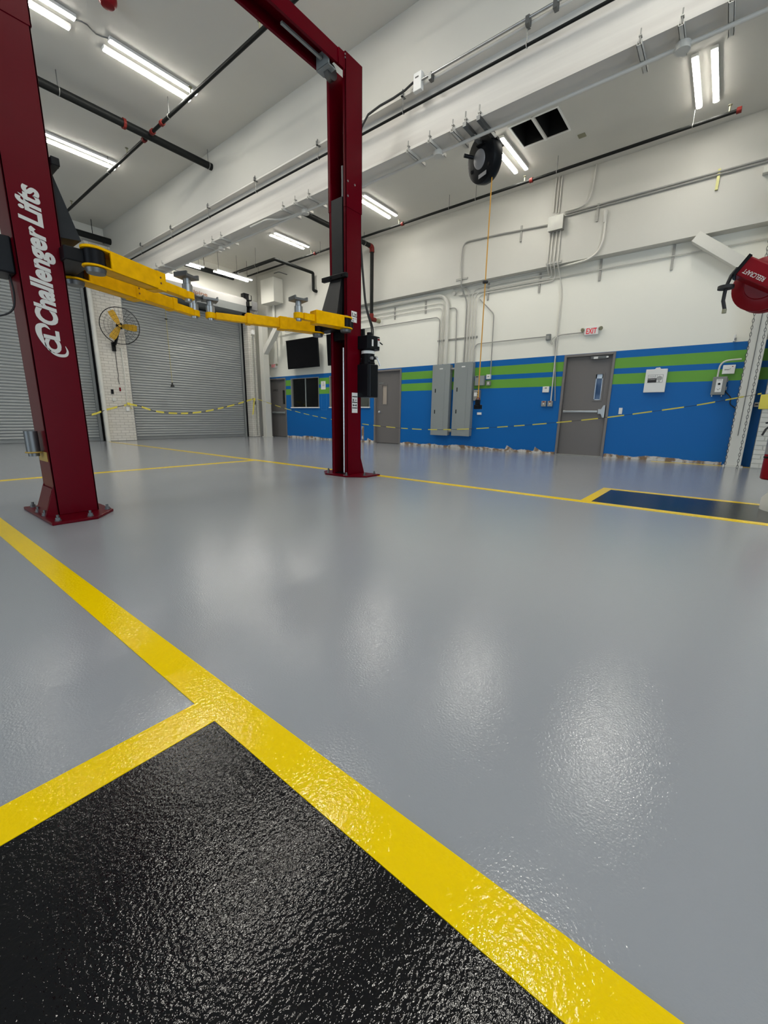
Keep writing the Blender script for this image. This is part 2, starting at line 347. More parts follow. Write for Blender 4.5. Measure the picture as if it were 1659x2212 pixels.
# ------------------------------------------------------------------ floor markings
def stripe(label, x0, x1, y0, y1, z=0.003, m='yellow_line', name='floor_line', cat='floor line', bottom=0.0002):
    return MB().box(x0, x1, y0, y1, bottom, z).build(name, m, label=label, cat=cat)
stripe('near long yellow floor line running past the left lift column', .456, .556, YB + .2, 13.2)
stripe('short yellow floor line crossing at the edge of the near black pad', -5.0, .456, .92, 1.022)
stripe('far long yellow floor line behind the right lift column', 4.30, 4.40, YB + .2, 13.25)
stripe('thin yellow floor line crossing between the shutters and the lift', -5.0, 4.30, 6.37, 6.47)
stripe('short yellow floor line at the left end of the far black pad', 4.40, 5.33, .915, 1.01)
stripe('thin yellow floor line along the far side of the far black pad', 5.33, 5.43, YB + .2, 1.01)
stripe('yellow floor line along the foot of the blue wall by the right post', 9.80, 9.87, -.62, 1.05)
stripe('glossy black floor pad in the foreground inside the yellow lines', -5.0, .455, YB + .2, .919, .0022, 'epoxy_black', 'floor_pad', 'floor pad')
stripe('dark glossy floor pad between the far yellow lines on the right', 4.401, 5.329, YB + .2, .914, .0022, 'epoxy_black', 'floor_pad', 'floor pad')

# broken plaster strip along the foot of the blue wall
def rubble(name, y0, y1, spikes=()):
    mb = MB(); n = int((y1 - y0) / .035); ys = [y0 + (y1 - y0) * i / n for i in range(n + 1)]; hs = []
    h = .06
    for y in ys:
        h += random.uniform(-.012, .012); h = min(.085, max(.045, h)); hh = h
        for sy, sh in spikes:
            t = (sy - y) / .20
            if 0 <= t <= 1: hh = max(hh, h + sh * (1 - t))
        hs.append(hh)
    for i in range(n):
        x = XW - .006 - random.uniform(0, .010)
        mb.hexa([(x, ys[i], 0), (XW - .001, ys[i], 0), (XW - .001, ys[i+1], 0), (x, ys[i+1], 0), (x, ys[i], hs[i]), (XW - .001, ys[i], hs[i]), (XW - .001, ys[i+1], hs[i+1]), (x, ys[i+1], hs[i+1])])
    struct(mb, name, 'rubble')
rubble('baseboard_right', D1[1] + .01, D2[0] - .01, [(px_x(1092, 972, XW).y, .11), (px_x(1153, 975, XW).y, .10)])
rubble('baseboard_right_end', -.05, D1[0] - .01)
rubble('baseboard_right_far', D2[1] + .01, D3[0] - .01, [(8.75, .10)])

# ------------------------------------------------------------------ doors in the right wall
def door(name, dy, flat_label=None, sill=True):
    y0, y1, zt = dy; fr = .05; root = bpy.data.objects.new(name, None); C.objects.link(root); root.location = (XW, (y0+y1)/2, 0); WLOC[name] = V(root.location); root['kind'] = 'structure'
    f = MB().box(XW - .018, XW + .14, y0, y0 + fr, 0, zt).box(XW - .018, XW + .14, y1 - fr, y1, 0, zt).box(XW - .018, XW + .14, y0 + fr, y1 - fr, zt - fr, zt)
    f.build('door_frame', 'frame_paint', root, bevel=.004)
    return root, y0 + fr, y1 - fr, zt - fr
XD = XW + .055   # face of the door leaf
def leaf(root, y0, y1, zt, win=None):
    mb = MB(); holed(mb, y0 + .003, y1 - .003, .012, zt - .003, [win] if win else [], lambda a, b, c, d: mb.box(XD, XD + .045, a, b, c, d))
    o = mb.build('door_leaf', 'door_paint', root); return o
def vision(root, win, pane, frame_m):
    y0, y1, z0, z1 = win; t = .03
    MB().box(XD - .012, XD, y0 - t, y1 + t, z1, z1 + t).box(XD - .012, XD, y0 - t, y1 + t, z0 - t, z0).box(XD - .012, XD, y0 - t, y0, z0, z1).box(XD - .012, XD, y1, y1 + t, z0, z1).build('window_trim', 'door_paint', root)
    if frame_m: MB().box(XD + .004, XD + .03, y0, y0 + .018, z0, z1).box(XD + .004, XD + .03, y1 - .018, y1, z0, z1).box(XD + .004, XD + .03, y0, y1, z1 - .085, z1).box(XD + .004, XD + .03, y0, y1, z0, z0 + .015).build('window_bead', frame_m, root)
    MB().box(XD + .02, XD + .026, y0, y1, z0, z1).build('window_pane', pane, root)
r, y0, y1, zt = door('door_1', D1)
a, b = px_x(1281, 864, XD), px_x(1305, 808, XD); win = (b.y + .01, a.y - .005, a.z, b.z)
leaf(r, y0, y1, zt, win); vision(r, win, 'bluelit_pane', 'daylit_frame')
zb = px_x(1260, 889, XD).z
MB().box(XD - .055, XD - .03, y0 + .17, y1 - .03, zb - .022, zb + .022).box(XD - .05, XD, y1 - .07, y1 - .03, zb - .03, zb + .03).build('push_bar', 'steel', r, bevel=.006)
MB().prism([(0, -.05), (.06, -.05), (.10, -.13), (.135, -.13), (.135, .13), (.10, .13), (.06, .05), (0, .05)], lambda u, v, d: (XD - d, y0 + .16 - u, zb + v), 0, .065).build('bar_case', 'steel', r, bevel=.004)
MB().box(XD - .07, XD, y0 + .10, y0 + .42, zt - .075, zt - .015).build('door_closer', 'dark_steel', r, bevel=.005)
MB().box(XD - .085, XD - .07, y0 + .28, y0 + .36, zt - .07, zt - .03).box(XD - .085, XD - .07, y0 + .08, y0 + .12, zt - .06, zt - .03).build('closer_cap', 'white_plastic', r)
MB().box(XW - .02, XW + .12, y0 - .04, y1 + .04, .002, .016).build('threshold', 'galvanised', r)
r, y0, y1, zt = door('door_2', D2)
a, b = px_x(826, 873, XD), px_x(836, 832, XD); win = (b.y, a.y, a.z, b.z)
leaf(r, y0, y1, zt, win); vision(r, win, 'beige_blind', None)
k = px_x(821, 890, XD); MB().lathe((XD, k.y, k.z), (-1, 0, 0), [(0, .035), (.008, .035), (.01, .013), (.035, .013), (.04, .03), (.06, .032), (.07, .02), (.072, 0)], 14).build('door_knob', 'chrome', r, smooth=True)
s = px_x(822, 828, XD - .002); MB().box(XD - .004, XD, s.y - .13, s.y + .06, s.z - .02, s.z + .025).build('name_plate', 'steel', r)
r, y0, y1, zt = door('door_3', D3)
a, b = px_x(611.5, 873, XD), px_x(615.5, 843, XD); win = (b.y, a.y, a.z, b.z)
leaf(r, y0, y1, zt, win); vision(r, win, 'void_black', None)
zb = px_x(600, 891, XD).z; MB().box(XD - .06, XD - .03, y0 + .05, y1 - .08, zb - .03, zb + .03).box(XD - .05, XD, y0 + .05, y0 + .13, zb - .04, zb + .04).box(XD - .05, XD, y1 - .2, y1 - .08, zb - .04, zb + .04).build('push_bar', 'panel_grey', r, bevel=.006)
a = px_x(589.5, 845.5, XD - .003); text_mb('OFFICE', a, WALLX, WALLZ, .07, bold=.02).build('lettering', 'label_black', r)

# office windows
def office_window(name, W, glass, mull=True):
    y0, y1, z0, z1 = W; root = bpy.data.objects.new(name, None); C.objects.link(root); root.location = (XW, (y0+y1)/2, z0); WLOC[name] = V(root.location); root['kind'] = 'structure'; t = .045
    MB().box(XW - .02, XW + .1, y0, y0 + t * .4, z0, z1).box(XW - .02, XW + .1, y1 - t, y1, z0, z1).box(XW - .01, XW + .1, y0, y1, z1 - t * .4, z1).build('window_frame', 'galvanised', root)
    MB().box(XW - .045, XW + .12, y0 - .02, y1 + .02, z0 - .02, z0 + .015).build('window_sill', 'white_plastic', root, bevel=.004)
    ym = (y0 + y1) / 2
    if mull: MB().box(XW + .03, XW + .07, ym - .018, ym + .018, z0 + .015, z1 - t * .4).build('window_mullion', 'panel_grey', root)
    if mull:
        MB().box(XW + .045, XW + .051, y0 + t * .4, ym - .018, z0 + .015, z1 - t * .4).build('window_pane', glass, root)
        MB().box(XW + .045, XW + .051, ym + .018, y1 - t, z0 + .015, z1 - t * .4).build('window_pane', glass, root)
    else: MB().box(XW + .045, XW + .051, y0 + t * .4, y1 - t, z0 + .015, z1 - t * .4).build('window_pane', glass, root)
office_window('window_1', W1, 'window_glass'); office_window('window_2', W2, 'window_glass', False)
struct(MB().box(XW + .12, XW + .13, W2[0] - .05, W2[1] + .05, W2[2] - .05, W2[3] + .05), 'trim_8', 'beige_blind')
# desk and things behind the office window
zc = W1[2] - .02
d = thing('office_desk', (XW + .65, 11.2, .02), 'dark office desk just inside the office window', 'desk')
MB().box(XW + .25, XW + 1.05, W1[0] - .1, W1[1] + .1, zc - .05, zc).build('desk_top', 'dark_room', d)
for yy in (W1[0] - .06, W1[1] + .06): MB().box(XW + .3, XW + 1.0, yy - .02, yy + .02, .02, zc - .05).build('desk_leg', 'dark_room', d)
q = px_x(648, 879, XW + .45); MB().box(XW + .35, XW + .65, q.y - .18, q.y + .18, zc, zc + .2).box(XW + .38, XW + .62, q.y - .12, q.y + .12, zc + .2, zc + .28).build('desk_printer', 'white_plastic', label='white printer on the desk behind the office window', cat='printer', bevel=.01)
q = px_x(676, 879, XW + .45); MB().box(XW + .35, XW + .6, q.y - .13, q.y + .1, zc, zc + .05).box(XW + .37, XW + .5, q.y - .08, q.y + .04, zc + .05, zc + .11).build('desk_telephone', 'white_plastic', label='white telephone on the desk at the right window pane', cat='telephone', bevel=.01)

# ------------------------------------------------------------------ roll-up shutters
def shutter(name, sx, hood, zslat):
    x0, x1 = sx; yc = YF + .03; root = bpy.data.objects.new(name, None); C.objects.link(root); root.location = ((x0+x1)/2, yc, 0); WLOC[name] = V(root.location); root['kind'] = 'structure'
    pitch = .0755; n = int((zslat - .08) / pitch)
    prof = [(0, 0), (.010, .008), (.020, .030), (.020, .048), (.010, .068), (.000, .0745), (-.004, .0745), (-.004, 0)]
    me = None
    for i in range(n):
        z = .08 + i * pitch
        if me is None:
            o = MB().prism(prof, lambda u, v, dd: (dd, yc - u, z + v), x0 + .03, x1 - .03).build('slat', 'shutter_steel', root); me = o.data
        else:
            o = bpy.data.objects.new('slat', me); C.objects.link(o); o.parent = root; o.location = (0, 0, i * pitch)
    MB().box(x0 + .03, x1 - .03, yc - .03, yc + .02, .004, .08).build('bottom_bar', 'shutter_guide', root)
    for xx, sg in ((x0, 1), (x1, -1)):
        MB().box(xx, xx + sg * .085, yc - .075, yc - .03, .002, zslat).box(xx, xx + sg * .015, yc - .075, yc + .04, .002, zslat).build('guide_rail', 'shutter_guide', root)
        MB().box(xx - sg * .03, xx, yc - .10, yc - .02, .002, zslat).build('guide_angle', 'black_metal', root)
    if hood:
        yh = 13.25; zt, zm, zl = 4.60, 4.385, 4.17
        MB().prism([(YF, zt + .06), (yh + .12, zt + .06), (yh, zt - .02), (yh, zm), (yh + .02, zm)  , (YF, zm)], lambda u, v, dd: (dd, u, v), x0 + .0, x1 - .12).build('hood_upper', 'hood_white', root)
        MB().prism([(yh, zm - .001), (yh + .03, zl), (YF, zl), (YF, zm - .001)], lambda u, v, dd: (dd, u, v), x0, x1 - .12).build('hood_lower', 'shutter_guide', root)
        a = px_y(406, 629, yh); text_mb('Alpine', V(a.x, yh, a.z - .015), (1, 0, 0), (0, 0, 1), .10, bold=.02, width=.62).build('lettering', 'brown_rust', root)
    return root
shutter('door_4', (SH1[0], SH1[1]), False, 4.1); s2 = shutter('door_5', (SH2[0], SH2[1]), True, 4.15)
# chain motor at the right end of the hood
t = thing('shutter_motor', (8.95, 13.35, 4.1), 'black and grey shutter drive unit beside the hood end', 'motor')
MB().box(8.92, 9.08, 13.14, 13.32, 4.36, 4.52).box(8.94, 9.12, 13.2, 13.34, 4.56, 4.74).build('gear_case', 'black_metal', t, bevel=.01)
MB().box(8.98, 9.04, 13.10, 13.14, 4.38, 4.52).box(9.0, 9.05, 13.15, 13.2, 4.58, 4.72).build('sprocket_plate', 'galvanised', t)
MB().box(9.10, 9.34, 13.2, 13.42, 4.30, 4.58).build('motor_case', 'motor_grey', t, bevel=.01)
MB().box(8.9, 9.1, 13.32, 13.50, 4.1, 4.8).build('mount_plate', 'black_metal', t)
MB().pipe([(9.3, 13.25, 4.32), (9.36, 13.2, 4.1), (9.40, 13.3, 3.9)], .012, .05).build('cable', 'conduit_grey', t, smooth=True)

# ------------------------------------------------------------------ steel posts with knee braces under the girder
def post(label, y0, y1, x0, x1, brace):
    t = thing('steel_post', ((x0+x1)/2, (y0+y1)/2, 0), label, 'post')
    MB().box(x0, x1, y0, y1, .02, ZG).build('column', 'white_pipe', t, bevel=.008)
    MB().box(x0 - .03, x1 + .0, y0 - .03, y1 + .03, .0, .02).build('base_plate', 'white_pipe', t)
    MB().bar(brace[0], brace[1], .17, .18, (1, 0, 0)).build('knee_brace', 'white_pipe', t)
    return t
ym = (YF + 13.3) / 2
post('white steel post in the far corner beside the grey door', 13.18, 13.40, 9.46, 9.70, [(9.58, 13.25, 2.95), (9.58, 12.2, ZG - .02)])
pst = post('white steel post at the right end of the blue wall', -.32, -.10, 9.72, 9.98, [(9.84, -.15, 3.12), (9.84, .90, ZG - .02)])

MB().cyl((9.712, -.20, .55), (9.712, -.20, ZG - .2), .005, seg=6).build('pull_cable', 'dark_steel', pst)
# brick pier at the right end: single painted bricks
pr = bpy.data.objects.new('trim_9', None); C.objects.link(pr); pr.location = (9.86, -1.1, 0); WLOC['trim_9'] = V(pr.location); pr['kind'] = 'structure'
MB().box(9.70, XW - .002, -1.60, -.455, 0, ZG - .01).build('pier_core', 'white_pipe', pr)
bricks = {}
for c in range(50):
    y = -.45
    for k, ln in enumerate([.22] * 5 if c % 2 else [.105, .22, .22, .22, .22]):
        ln = min(ln, y + 1.6)
        if ln < .03: continue
        key = round(ln, 3)
        if key not in bricks:
            ob = MB().box(9.686, 9.72, -ln, 0, 0, .066).build('brick', 'white_pipe', pr, bevel=.004); base = V(ob.location); bricks[key] = ob.data
        else:
            ob = bpy.data.objects.new('brick', bricks[key]); C.objects.link(ob); ob.parent = pr
            md = ob.modifiers.new('bevel', 'BEVEL'); md.width = .004; md.segments = 1
        ob.location = (0, y, .01 + c * .078); y -= ln + .01

# round white column under the beam, just outside the frame on the right
cc = V(5.15, -.62, 0)
struct(MB().lathe(cc, (0,0,1), [(.0005, .26), (.10, .26), (.16, .22), (ZB - .08, .22), (ZB - .05, .28), (ZB - .05, .28), (ZB - .046, .28)], 28), 'trim_10', 'white_pipe', smooth=True)

# ================================================================== LIGHTS
def light_proto():
    t = thing('ceiling_light', (0, 0, 0), 'x', 'ceiling light', 'twin LED strip lights')
    for sy in (-1, 1):
        MB().box(-.60, .60, sy*.105 - .042, sy*.105 + .042, -.04, 0).build('housing', 'white_plastic', t, bevel=.008)
        n = 7; pr = [(sy*.105 + .036 * math.cos(math.pi * i / (n-1)), -.04 - .013 * math.sin(math.pi * i / (n-1))) for i in range(n)]
        MB().prism(pr, lambda u, v, d: (d, u, v), -.585, .585).build('lens', 'led_lens', t)
    return t
lp = light_proto(); used = [False]
def add_light(x, y, z, label, rods=0):
    if not used[0]: r = lp; used[0] = True
    else:
        r = lp.copy(); C.objects.link(r)
        for ch in lp.children:
            c = ch.copy(); C.objects.link(c); c.parent = r
    r.location = (x, y, z); r['label'] = label; WLOC[r.name] = V(x, y, z)
    if rods:
        for sx in (-.5, .5): MB().cyl((x + sx, y, z), (x + sx, y, rods), .006, seg=6).build('hanger_rod', 'dark_steel', r)
    return r
ZL = ZC - .005
nm = {10.22: 'beyond the left column lettering', 7.18: 'beside the sprinkler crossing', 4.05: 'above the lift crossbeam', .92: 'overhead near the camera', -2.2: 'behind the camera'}
for y, k in nm.items():
    add_light(3.50, y, ZL, 'twin LED strip light, left ceiling, %s, right of its pair' % k)
    add_light(1.94, y, ZL, 'twin LED strip light, left ceiling, %s, left of its pair' % k)
rn = {10.30: 'left of the right lift column', 7.10: 'just right of the right lift column', 3.90: 'behind the black cord reel', .96: 'above the red pipe end cap'}
for y, k in rn.items():
    add_light(8.46, y, ZL, 'twin LED strip light on the right ceiling %s' % k)
    add_light(6.62, y, ZL, 'added unseen twin LED strip light beside the one %s' % k)  # row added out of sight behind the beam to brighten the lower wall
a, b = px_z(470, 590, 5.0), px_z(537, 608, 5.0)
add_light((a.x + b.x) / 2, (a.y + b.y) / 2, 5.08, 'hanging twin LED strip light in front of the shutter hood', ZC)
a = px_z(437, 580, 5.15); add_light(a.x - .60, (a.y), 5.2, 'hanging twin LED strip light half hidden by the steel beam', ZC)
# cable between two left bay lights
a, b = px_z(138, 25, ZC - .02), px_z(232, 85, ZC - .02); pts = [a + (b - a) * i / 8 + V(0, .03 * math.sin(i * 1.3), 0) for i in range(9)]
MB().sweep(pts, .008, 6).build('light_cable', 'dark_steel', label='thin grey cable linking two left ceiling lights', cat='cable', smooth=True)

# ================================================================== TWO POST LIFT
XLi, XLo = 1.11, .842; XRi, XRo = 3.997, 4.265; Y0, Y1 = 3.835, 4.120; YM = (Y0 + Y1) / 2; ZT = 4.66
lift = thing('vehicle_lift', ((XLi + XRi) / 2, YM, 0), 'dark red two post vehicle lift with yellow arms', 'car lift')
zs = px_y(750, 447, Y0).z
def column(xi, xo):
    sg = 1 if xi > xo else -1; t = .012; lip = .04; mb = MB()
    def shell(g, z0, z1):
        xa, xb, ya, yb = xo - sg * g, xi + sg * g, Y0 - g, Y1 + g
        mb.box(xa, xa + sg * t, ya, yb, z0, z1).box(xa, xb, ya, ya + t, z0, z1).box(xa, xb, yb - t, yb, z0, z1)
        mb.box(xb, xb - sg * t, ya, ya + lip, z0, z1).box(xb, xb - sg * t, yb - lip, yb, z0, z1)
    shell(0, .02, zs + .3); shell(.006, zs, ZT)
    col = mb.build('column', 'red_paint', lift, bevel=.003)
    # base plate, gussets, anchor bolts
    xp0, xp1 = xo - sg * .10, xi + sg * .085
    poly = [(xp0, Y0 - .26), (xp0, Y1 + .26), (xp0 + sg * .28, Y1 + .26), (xp1, Y1 + .05), (xp1, Y0 - .05), (xp0 + sg * .28, Y0 - .26)]
    pl = MB().prism(poly, lambda u, v, d: (u, v, d), .0005, .02).build('base_plate', 'red_paint', lift, bevel=.003)
    g = MB().prism([(xo, .02), (xo - sg * .075, .02), (xo, .24)], lambda u, v, d: (u, d, v), Y0 + .005, Y0 + .02)
    g.prism([(xo, .02), (xo - sg * .075, .02), (xo, .24)], lambda u, v, d: (u, d, v), Y1 - .02, Y1 - .005)
    g.hexa([(xo - sg*.075, Y0 + .02, .021), (xo - sg*.062, Y0 + .02, .021), (xo - sg*.062, Y1 - .02, .021), (xo - sg*.075, Y1 - .02, .021), (xo - sg*.010, Y0 + .02, .22), (xo, Y0 + .02, .22), (xo, Y1 - .02, .22), (xo - sg*.010, Y1 - .02, .22)])
    g.build('base_gusset', 'red_paint', lift)
    for bx, by in ((xp0 + sg*.05, Y0 - .2), (xp0 + sg*.05, Y1 + .2), (xp0 + sg*.03, Y0 + .05), (xp0 + sg*.03, Y1 - .05), (xp1 - sg*.035, Y0 - .03), (xp1 - sg*.035, Y1 + .03), (xp0 + sg*.25, Y0 - .2), (xp0 + sg*.25, Y1 + .2)):
        MB().cyl((bx, by, .02), (bx, by, .024), .022, seg=12).cyl((bx, by, .024), (bx, by, .042), .016, seg=6).cyl((bx, by, .042), (bx, by, .062), .009, seg=8).build('anchor_bolt', 'dark_steel', pl)
    return col
colL = column(XLi, XLo); colR = column(XRi, XRo)
# bolts and lap joint on the right column extension
for q in ((751, 391), (766, 400), (751, 423)):
    p = px_y(*q, Y0 - .006); MB().cyl(p, p + V(0, -.006, 0), .012, seg=10).build('joint_bolt', 'steel', colR)
# crossbeam: channel open downwards, with pulley blocks
cb = MB().box(XLi, XRi, Y0 + .01, Y0 + .02, 4.50, ZT - .02).box(XLi, XRi, Y1 - .02, Y1 - .01, 4.50, ZT - .02).box(XLi, XRi, Y0 + .02, Y1 - .02, ZT - .03, ZT - .02)
cb.box(XLi, XRi, Y0 + .02, Y0 + .04, 4.50, 4.51).box(XLi, XRi, Y1 - .04, Y1 - .02, 4.50, 4.51); cbo = cb.build('crossbeam', 'red_paint', lift)
for x, sg in ((XRi, -1), (XLi, 1)):
    MB().box(x + sg * .02, x + sg * .03, Y0 - .004, Y0 + .01, 4.42, 4.63).box(x, x + sg * .10, Y0 - .002, Y0 + .01, 4.49, 4.64).build('end_bracket', 'red_paint', cbo)
    MB().box(x + sg * .19, x + sg * .21, Y0 + .05, Y1 - .05, 4.46, 4.60).box(x + sg * .10, x + sg * .21, Y0 + .05, Y1 - .05, 4.455, 4.465).build('pulley_plate', 'panel_grey', cbo)
    MB().cyl((x + sg * .09, YM - .03, 4.47), (x + sg * .09, YM + .03, 4.47), .075, seg=20).build('pulley', 'dark_steel', cbo, smooth=True)
    MB().bar((x + sg * .22, YM, 4.53), (x + sg * .75, YM, 4.53), .03, .02).build('limit_bar', 'panel_grey', cbo)
for sg, x in ((-1, XRi), (1, XLi)):
    for z in (4.59, 4.62): MB().cyl((x + sg * .012, Y0 - .004, z), (x + sg * .012, Y0 - .014, z), .008, seg=6).build('bracket_bolt', 'steel', cbo)

# carriages with slide covers, cylinders, arms
def carriage(xi, sg):     # sg: direction of the arms (+1 for the left column)
    cg = MB().box(xi - sg * .16, xi - sg * .012, Y0 + .05, Y1 - .05, 1.72, 2.9).build('carriage', 'black_metal', lift)
    zt = px_x(723, 430, XRi - .01).z
    xa = xi + sg * .004
    MB().box(xa - sg * .02, xa, Y0 + .06, Y1 - .045, 2.45, zt).build('slide_cover', 'charcoal_cover', cg)
    MB().hexa([(xa, Y0 + .075, 2.0), (xa + sg*.13, Y0 + .03, 2.0), (xa + sg*.13, Y1 + .04, 2.0), (xa, Y1 + .02, 2.0), (xa - sg*.03, Y0 + .075, 2.46), (xa, Y0 + .075, 2.46), (xa, Y1 - .03, 2.46), (xa - sg*.03, Y1 - .03, 2.46)]).build('deflector', 'charcoal_cover', cg)
    MB().bar((xa + sg*.02, Y0 - .03, 2.44), (xa + sg*.02, Y1 + .10, 2.44), .05, .05).build('clamp_bar', 'black_metal', cg, bevel=.005)
    for yy in (Y0 + .04, Y1 - .06): MB().cyl((xa + sg*.04, yy, 2.44), (xa + sg*.055, yy, 2.44), .012, seg=8).build('clamp_bolt', 'black_metal', cg)
    MB().box(xi - sg * .02, xi + sg * .15, Y0 - .10, Y1 + .10, 1.82, 1.91).build('arm_yoke', 'black_metal', cg, bevel=.008)
    xr = xi - sg * .085
    MB().cyl((xr, YM - .01, .03), (xr, YM - .01, 1.64), .020, seg=14).build('cylinder_rod', 'chrome', lift, smooth=True)
    MB().cyl((xr, YM - .01, zt - .1), (xr, YM - .01, zt + .36), .018, seg=12).build('chain_guide', 'steel', lift, smooth=True)
    MB().box(xi - sg * .25, xi - sg * .03, Y0 + .03, Y1 - .03, .021, .03).build('channel_foot', 'black_metal', lift)
carriage(XLi, 1); carriage(XRi, -1)

def arm(name_z, root, tip, l1, l2, zb=1.80, zt=1.93, padrise=.17, wide=.125):
    """three stage arm from pivot root to pad tip (plan points), l1 / l2 where the stages end"""
    r, t = V(*root, 0), V(*tip, 0); d = (t - r).normalized(); n = V(-d.y, d.x, 0); L = (t - r).length
    def P(s, u, z): q = r + d * s + n * u; return V(q.x, q.y, z)
    a = MB(); w0, w1 = wide * .62, wide * .5; th = .014
    a.hexa([P(.07, -w0, zb), P(l1, -w1, zb), P(l1, -w1 + th, zb), P(.07, -w0 + th, zb), P(.07, -w0, zt), P(l1, -w1, zt), P(l1, -w1 + th, zt), P(.07, -w0 + th, zt)])
    a.hexa([P(.07, w0 - th, zb), P(l1, w1 - th, zb), P(l1, w1, zb), P(.07, w0, zb), P(.07, w0 - th, zt), P(l1, w1 - th, zt), P(l1, w1, zt), P(.07, w0, zt)])
    for z0, z1 in ((zb, zb + th), (zt - th, zt + .004)):
        n1 = 10; pts = [P(l1, -w1, 0), P(l1, w1, 0)] + [P(.0 - .085 * math.sin(math.pi * i / n1), (w0) * math.cos(math.pi * i / n1), 0) for i in range(n1 + 1)]
        a.prism([(p.x, p.y) for p in pts], lambda u, v, dd: (u, v, dd), z0, z1)
    ao = a.build('lift_arm', 'yellow_steel', lift, bevel=.003)
    MB().cyl(P(0, 0, zb + .016), P(0, 0, zt - .016), .068, seg=18).build('pivot_sleeve', 'black_metal', ao, smooth=True)
    MB().cyl(P(0, 0, zb - .03), P(0, 0, zt + .02), .034, seg=16).build('pivot_pin', 'dark_steel', ao, smooth=True)
    MB().lathe(P(0, 0, zb - .035), (0,0,1), [(0, .06), (.03, .068), (.034, .05)], 18).build('gear_lock', 'dark_steel', ao, smooth=True)
    MB().obox(P(l1 - .035, 0, (zb + zt) / 2), d * .045, n * (w1 + .006), V(0,0,1) * ((zt - zb) / 2 + .006)).build('arm_collar', 'yellow_steel', ao, bevel=.004)
    for zz in (.35, .68): MB().cyl(P(l1 - .05, -w1 - .008, zb + (zt-zb)*zz), P(l1 - .05, -w1 - .0105, zb + (zt-zb)*zz), .008, seg=10).build('roll_pin', 'brown_rust', ao)
    h2 = (zt - zb) * .40; zm = (zb + zt) / 2
    if l2 > l1: 
        MB().obox(P((l1 + l2) / 2 - .05, 0, zm), d * ((l2 - l1) / 2 + .05), n * (w1 - .012), V(0,0,1) * h2).build('middle_stage', 'yellow_steel', ao, bevel=.005)
        MB().obox(P(l2 - .02, 0, zm), d * .03, n * (w1 - .006), V(0,0,1) * (h2 + .006)).build('stage_collar', 'yellow_steel', ao, bevel=.003)
    le = L - .05; h3 = (zt - zb) * .27
    ls = max(l1, l2) - .05
    MB().obox(P((ls + le) / 2, 0, zm - .012), d * ((le - ls) / 2), n * (w1 - .026), V(0,0,1) * h3).build('inner_stage', 'yellow_steel', ao, bevel=.005)
    pz = zm - .045
    MB().lathe(P(L, 0, pz), (0,0,1), [(0, .05), (.004, .056), (.055, .056), (.06, .05)], 18).build('pad_socket', 'yellow_steel', ao, smooth=True)
    MB().lathe(P(L, 0, pz - .02), (0,0,1), [(0, .03), (.03, .036), (.03, .045), (.145, .045), (.15, .034), (.195, .034)], 16).build('pad_stem', 'steel', ao, smooth=True)
    pt = pz + .175
    pad = MB().obox(P(L, 0, pt + .012), d * .08, n * .072, V(0,0,1) * .012)
    for sgn in (-1, 1): pad.obox(P(L + sgn * .072, 0, pt + .028), d * .008, n * .072, V(0,0,1) * .014)
    pad.build('lift_pad', 'dark_steel', ao, bevel=.003)
    return ao
arm('a', (1.27, 3.73), (2.12, 4.065), .58, .50)
arm('b', (1.27, 4.20), (2.50, 4.685), .60, 1.02)
arm('c', (3.86, 3.72), (3.235, 3.83), .44, .40)
arm('d', (3.86, 4.21), (2.66, 4.635), .50, .88)

# lettering on the left column
f = Y0 - .001; tx = MB()
def onL(px, py): return px_y(px, py, f)
ca, cb_ = onL(122.5, 702), onL(86, 490)       # lower right and upper end of the long word
ux, uy = V(0,0,1), V(-1,0,0)
bx = onL(124, 700).x
z0_, z1_ = onL(120, 704).z, onL(93, 495).z
text_mb('Challenger', V(bx, f, z0_), ux, uy, .118, mb=tx, shear=.25, bold=.042, width=z1_ - z0_)
z2_, z3_ = onL(88, 492).z, onL(77, 406).z
text_mb('Lifts', V(bx - .002, f, z2_), ux, uy, .125, mb=tx, shear=.25, bold=.035, width=z3_ - z2_)
z4_, z5_ = onL(128, 764).z, onL(127, 716).z
text_mb('CL', V(bx - .004, f, z4_), ux, uy, .085, mb=tx, shear=.12, bold=.055, width=(z5_ - z4_))
def swoosh(pts, wid):   # tapered stroke through pixel points
    ps = [onL(*p) for p in pts]; sm = []
    for i in range(len(ps) - 1):
        p0, p1, p2, p3 = ps[max(i-1,0)], ps[i], ps[i+1], ps[min(i+2,len(ps)-1)]
        for k in range(6):
            u = k / 6; sm.append(.5 * ((2*p1) + (p2-p0)*u + (2*p0-5*p1+4*p2-p3)*u*u + (3*p1-p0-3*p2+p3)*u**3))
    sm.append(ps[-1]); n = len(sm); vs = []
    for i, p in enumerate(sm):
        tg = (sm[min(i+1,n-1)] - sm[max(i-1,0)]).normalized(); nn = V(tg.z, 0, -tg.x); ww = wid * math.sin(math.pi * (i + .6) / (n + .4)) / 2
        vs += [p + nn * ww + V(0,-.002,0), p - nn * ww + V(0,-.002,0)]
    tx.add(vs, [(2*i, 2*i+1, 2*i+3, 2*i+2) for i in range(n - 1)])
swoosh([(108, 712), (96, 703), (84, 705), (84, 718), (92, 736), (102, 752)], .035)
swoosh([(104, 752), (114, 762), (128, 768), (142, 768), (146, 760), (141, 748)], .02)
tx.build('lettering', 'lettering_white', colL, label='white slanted lettering on the left column')
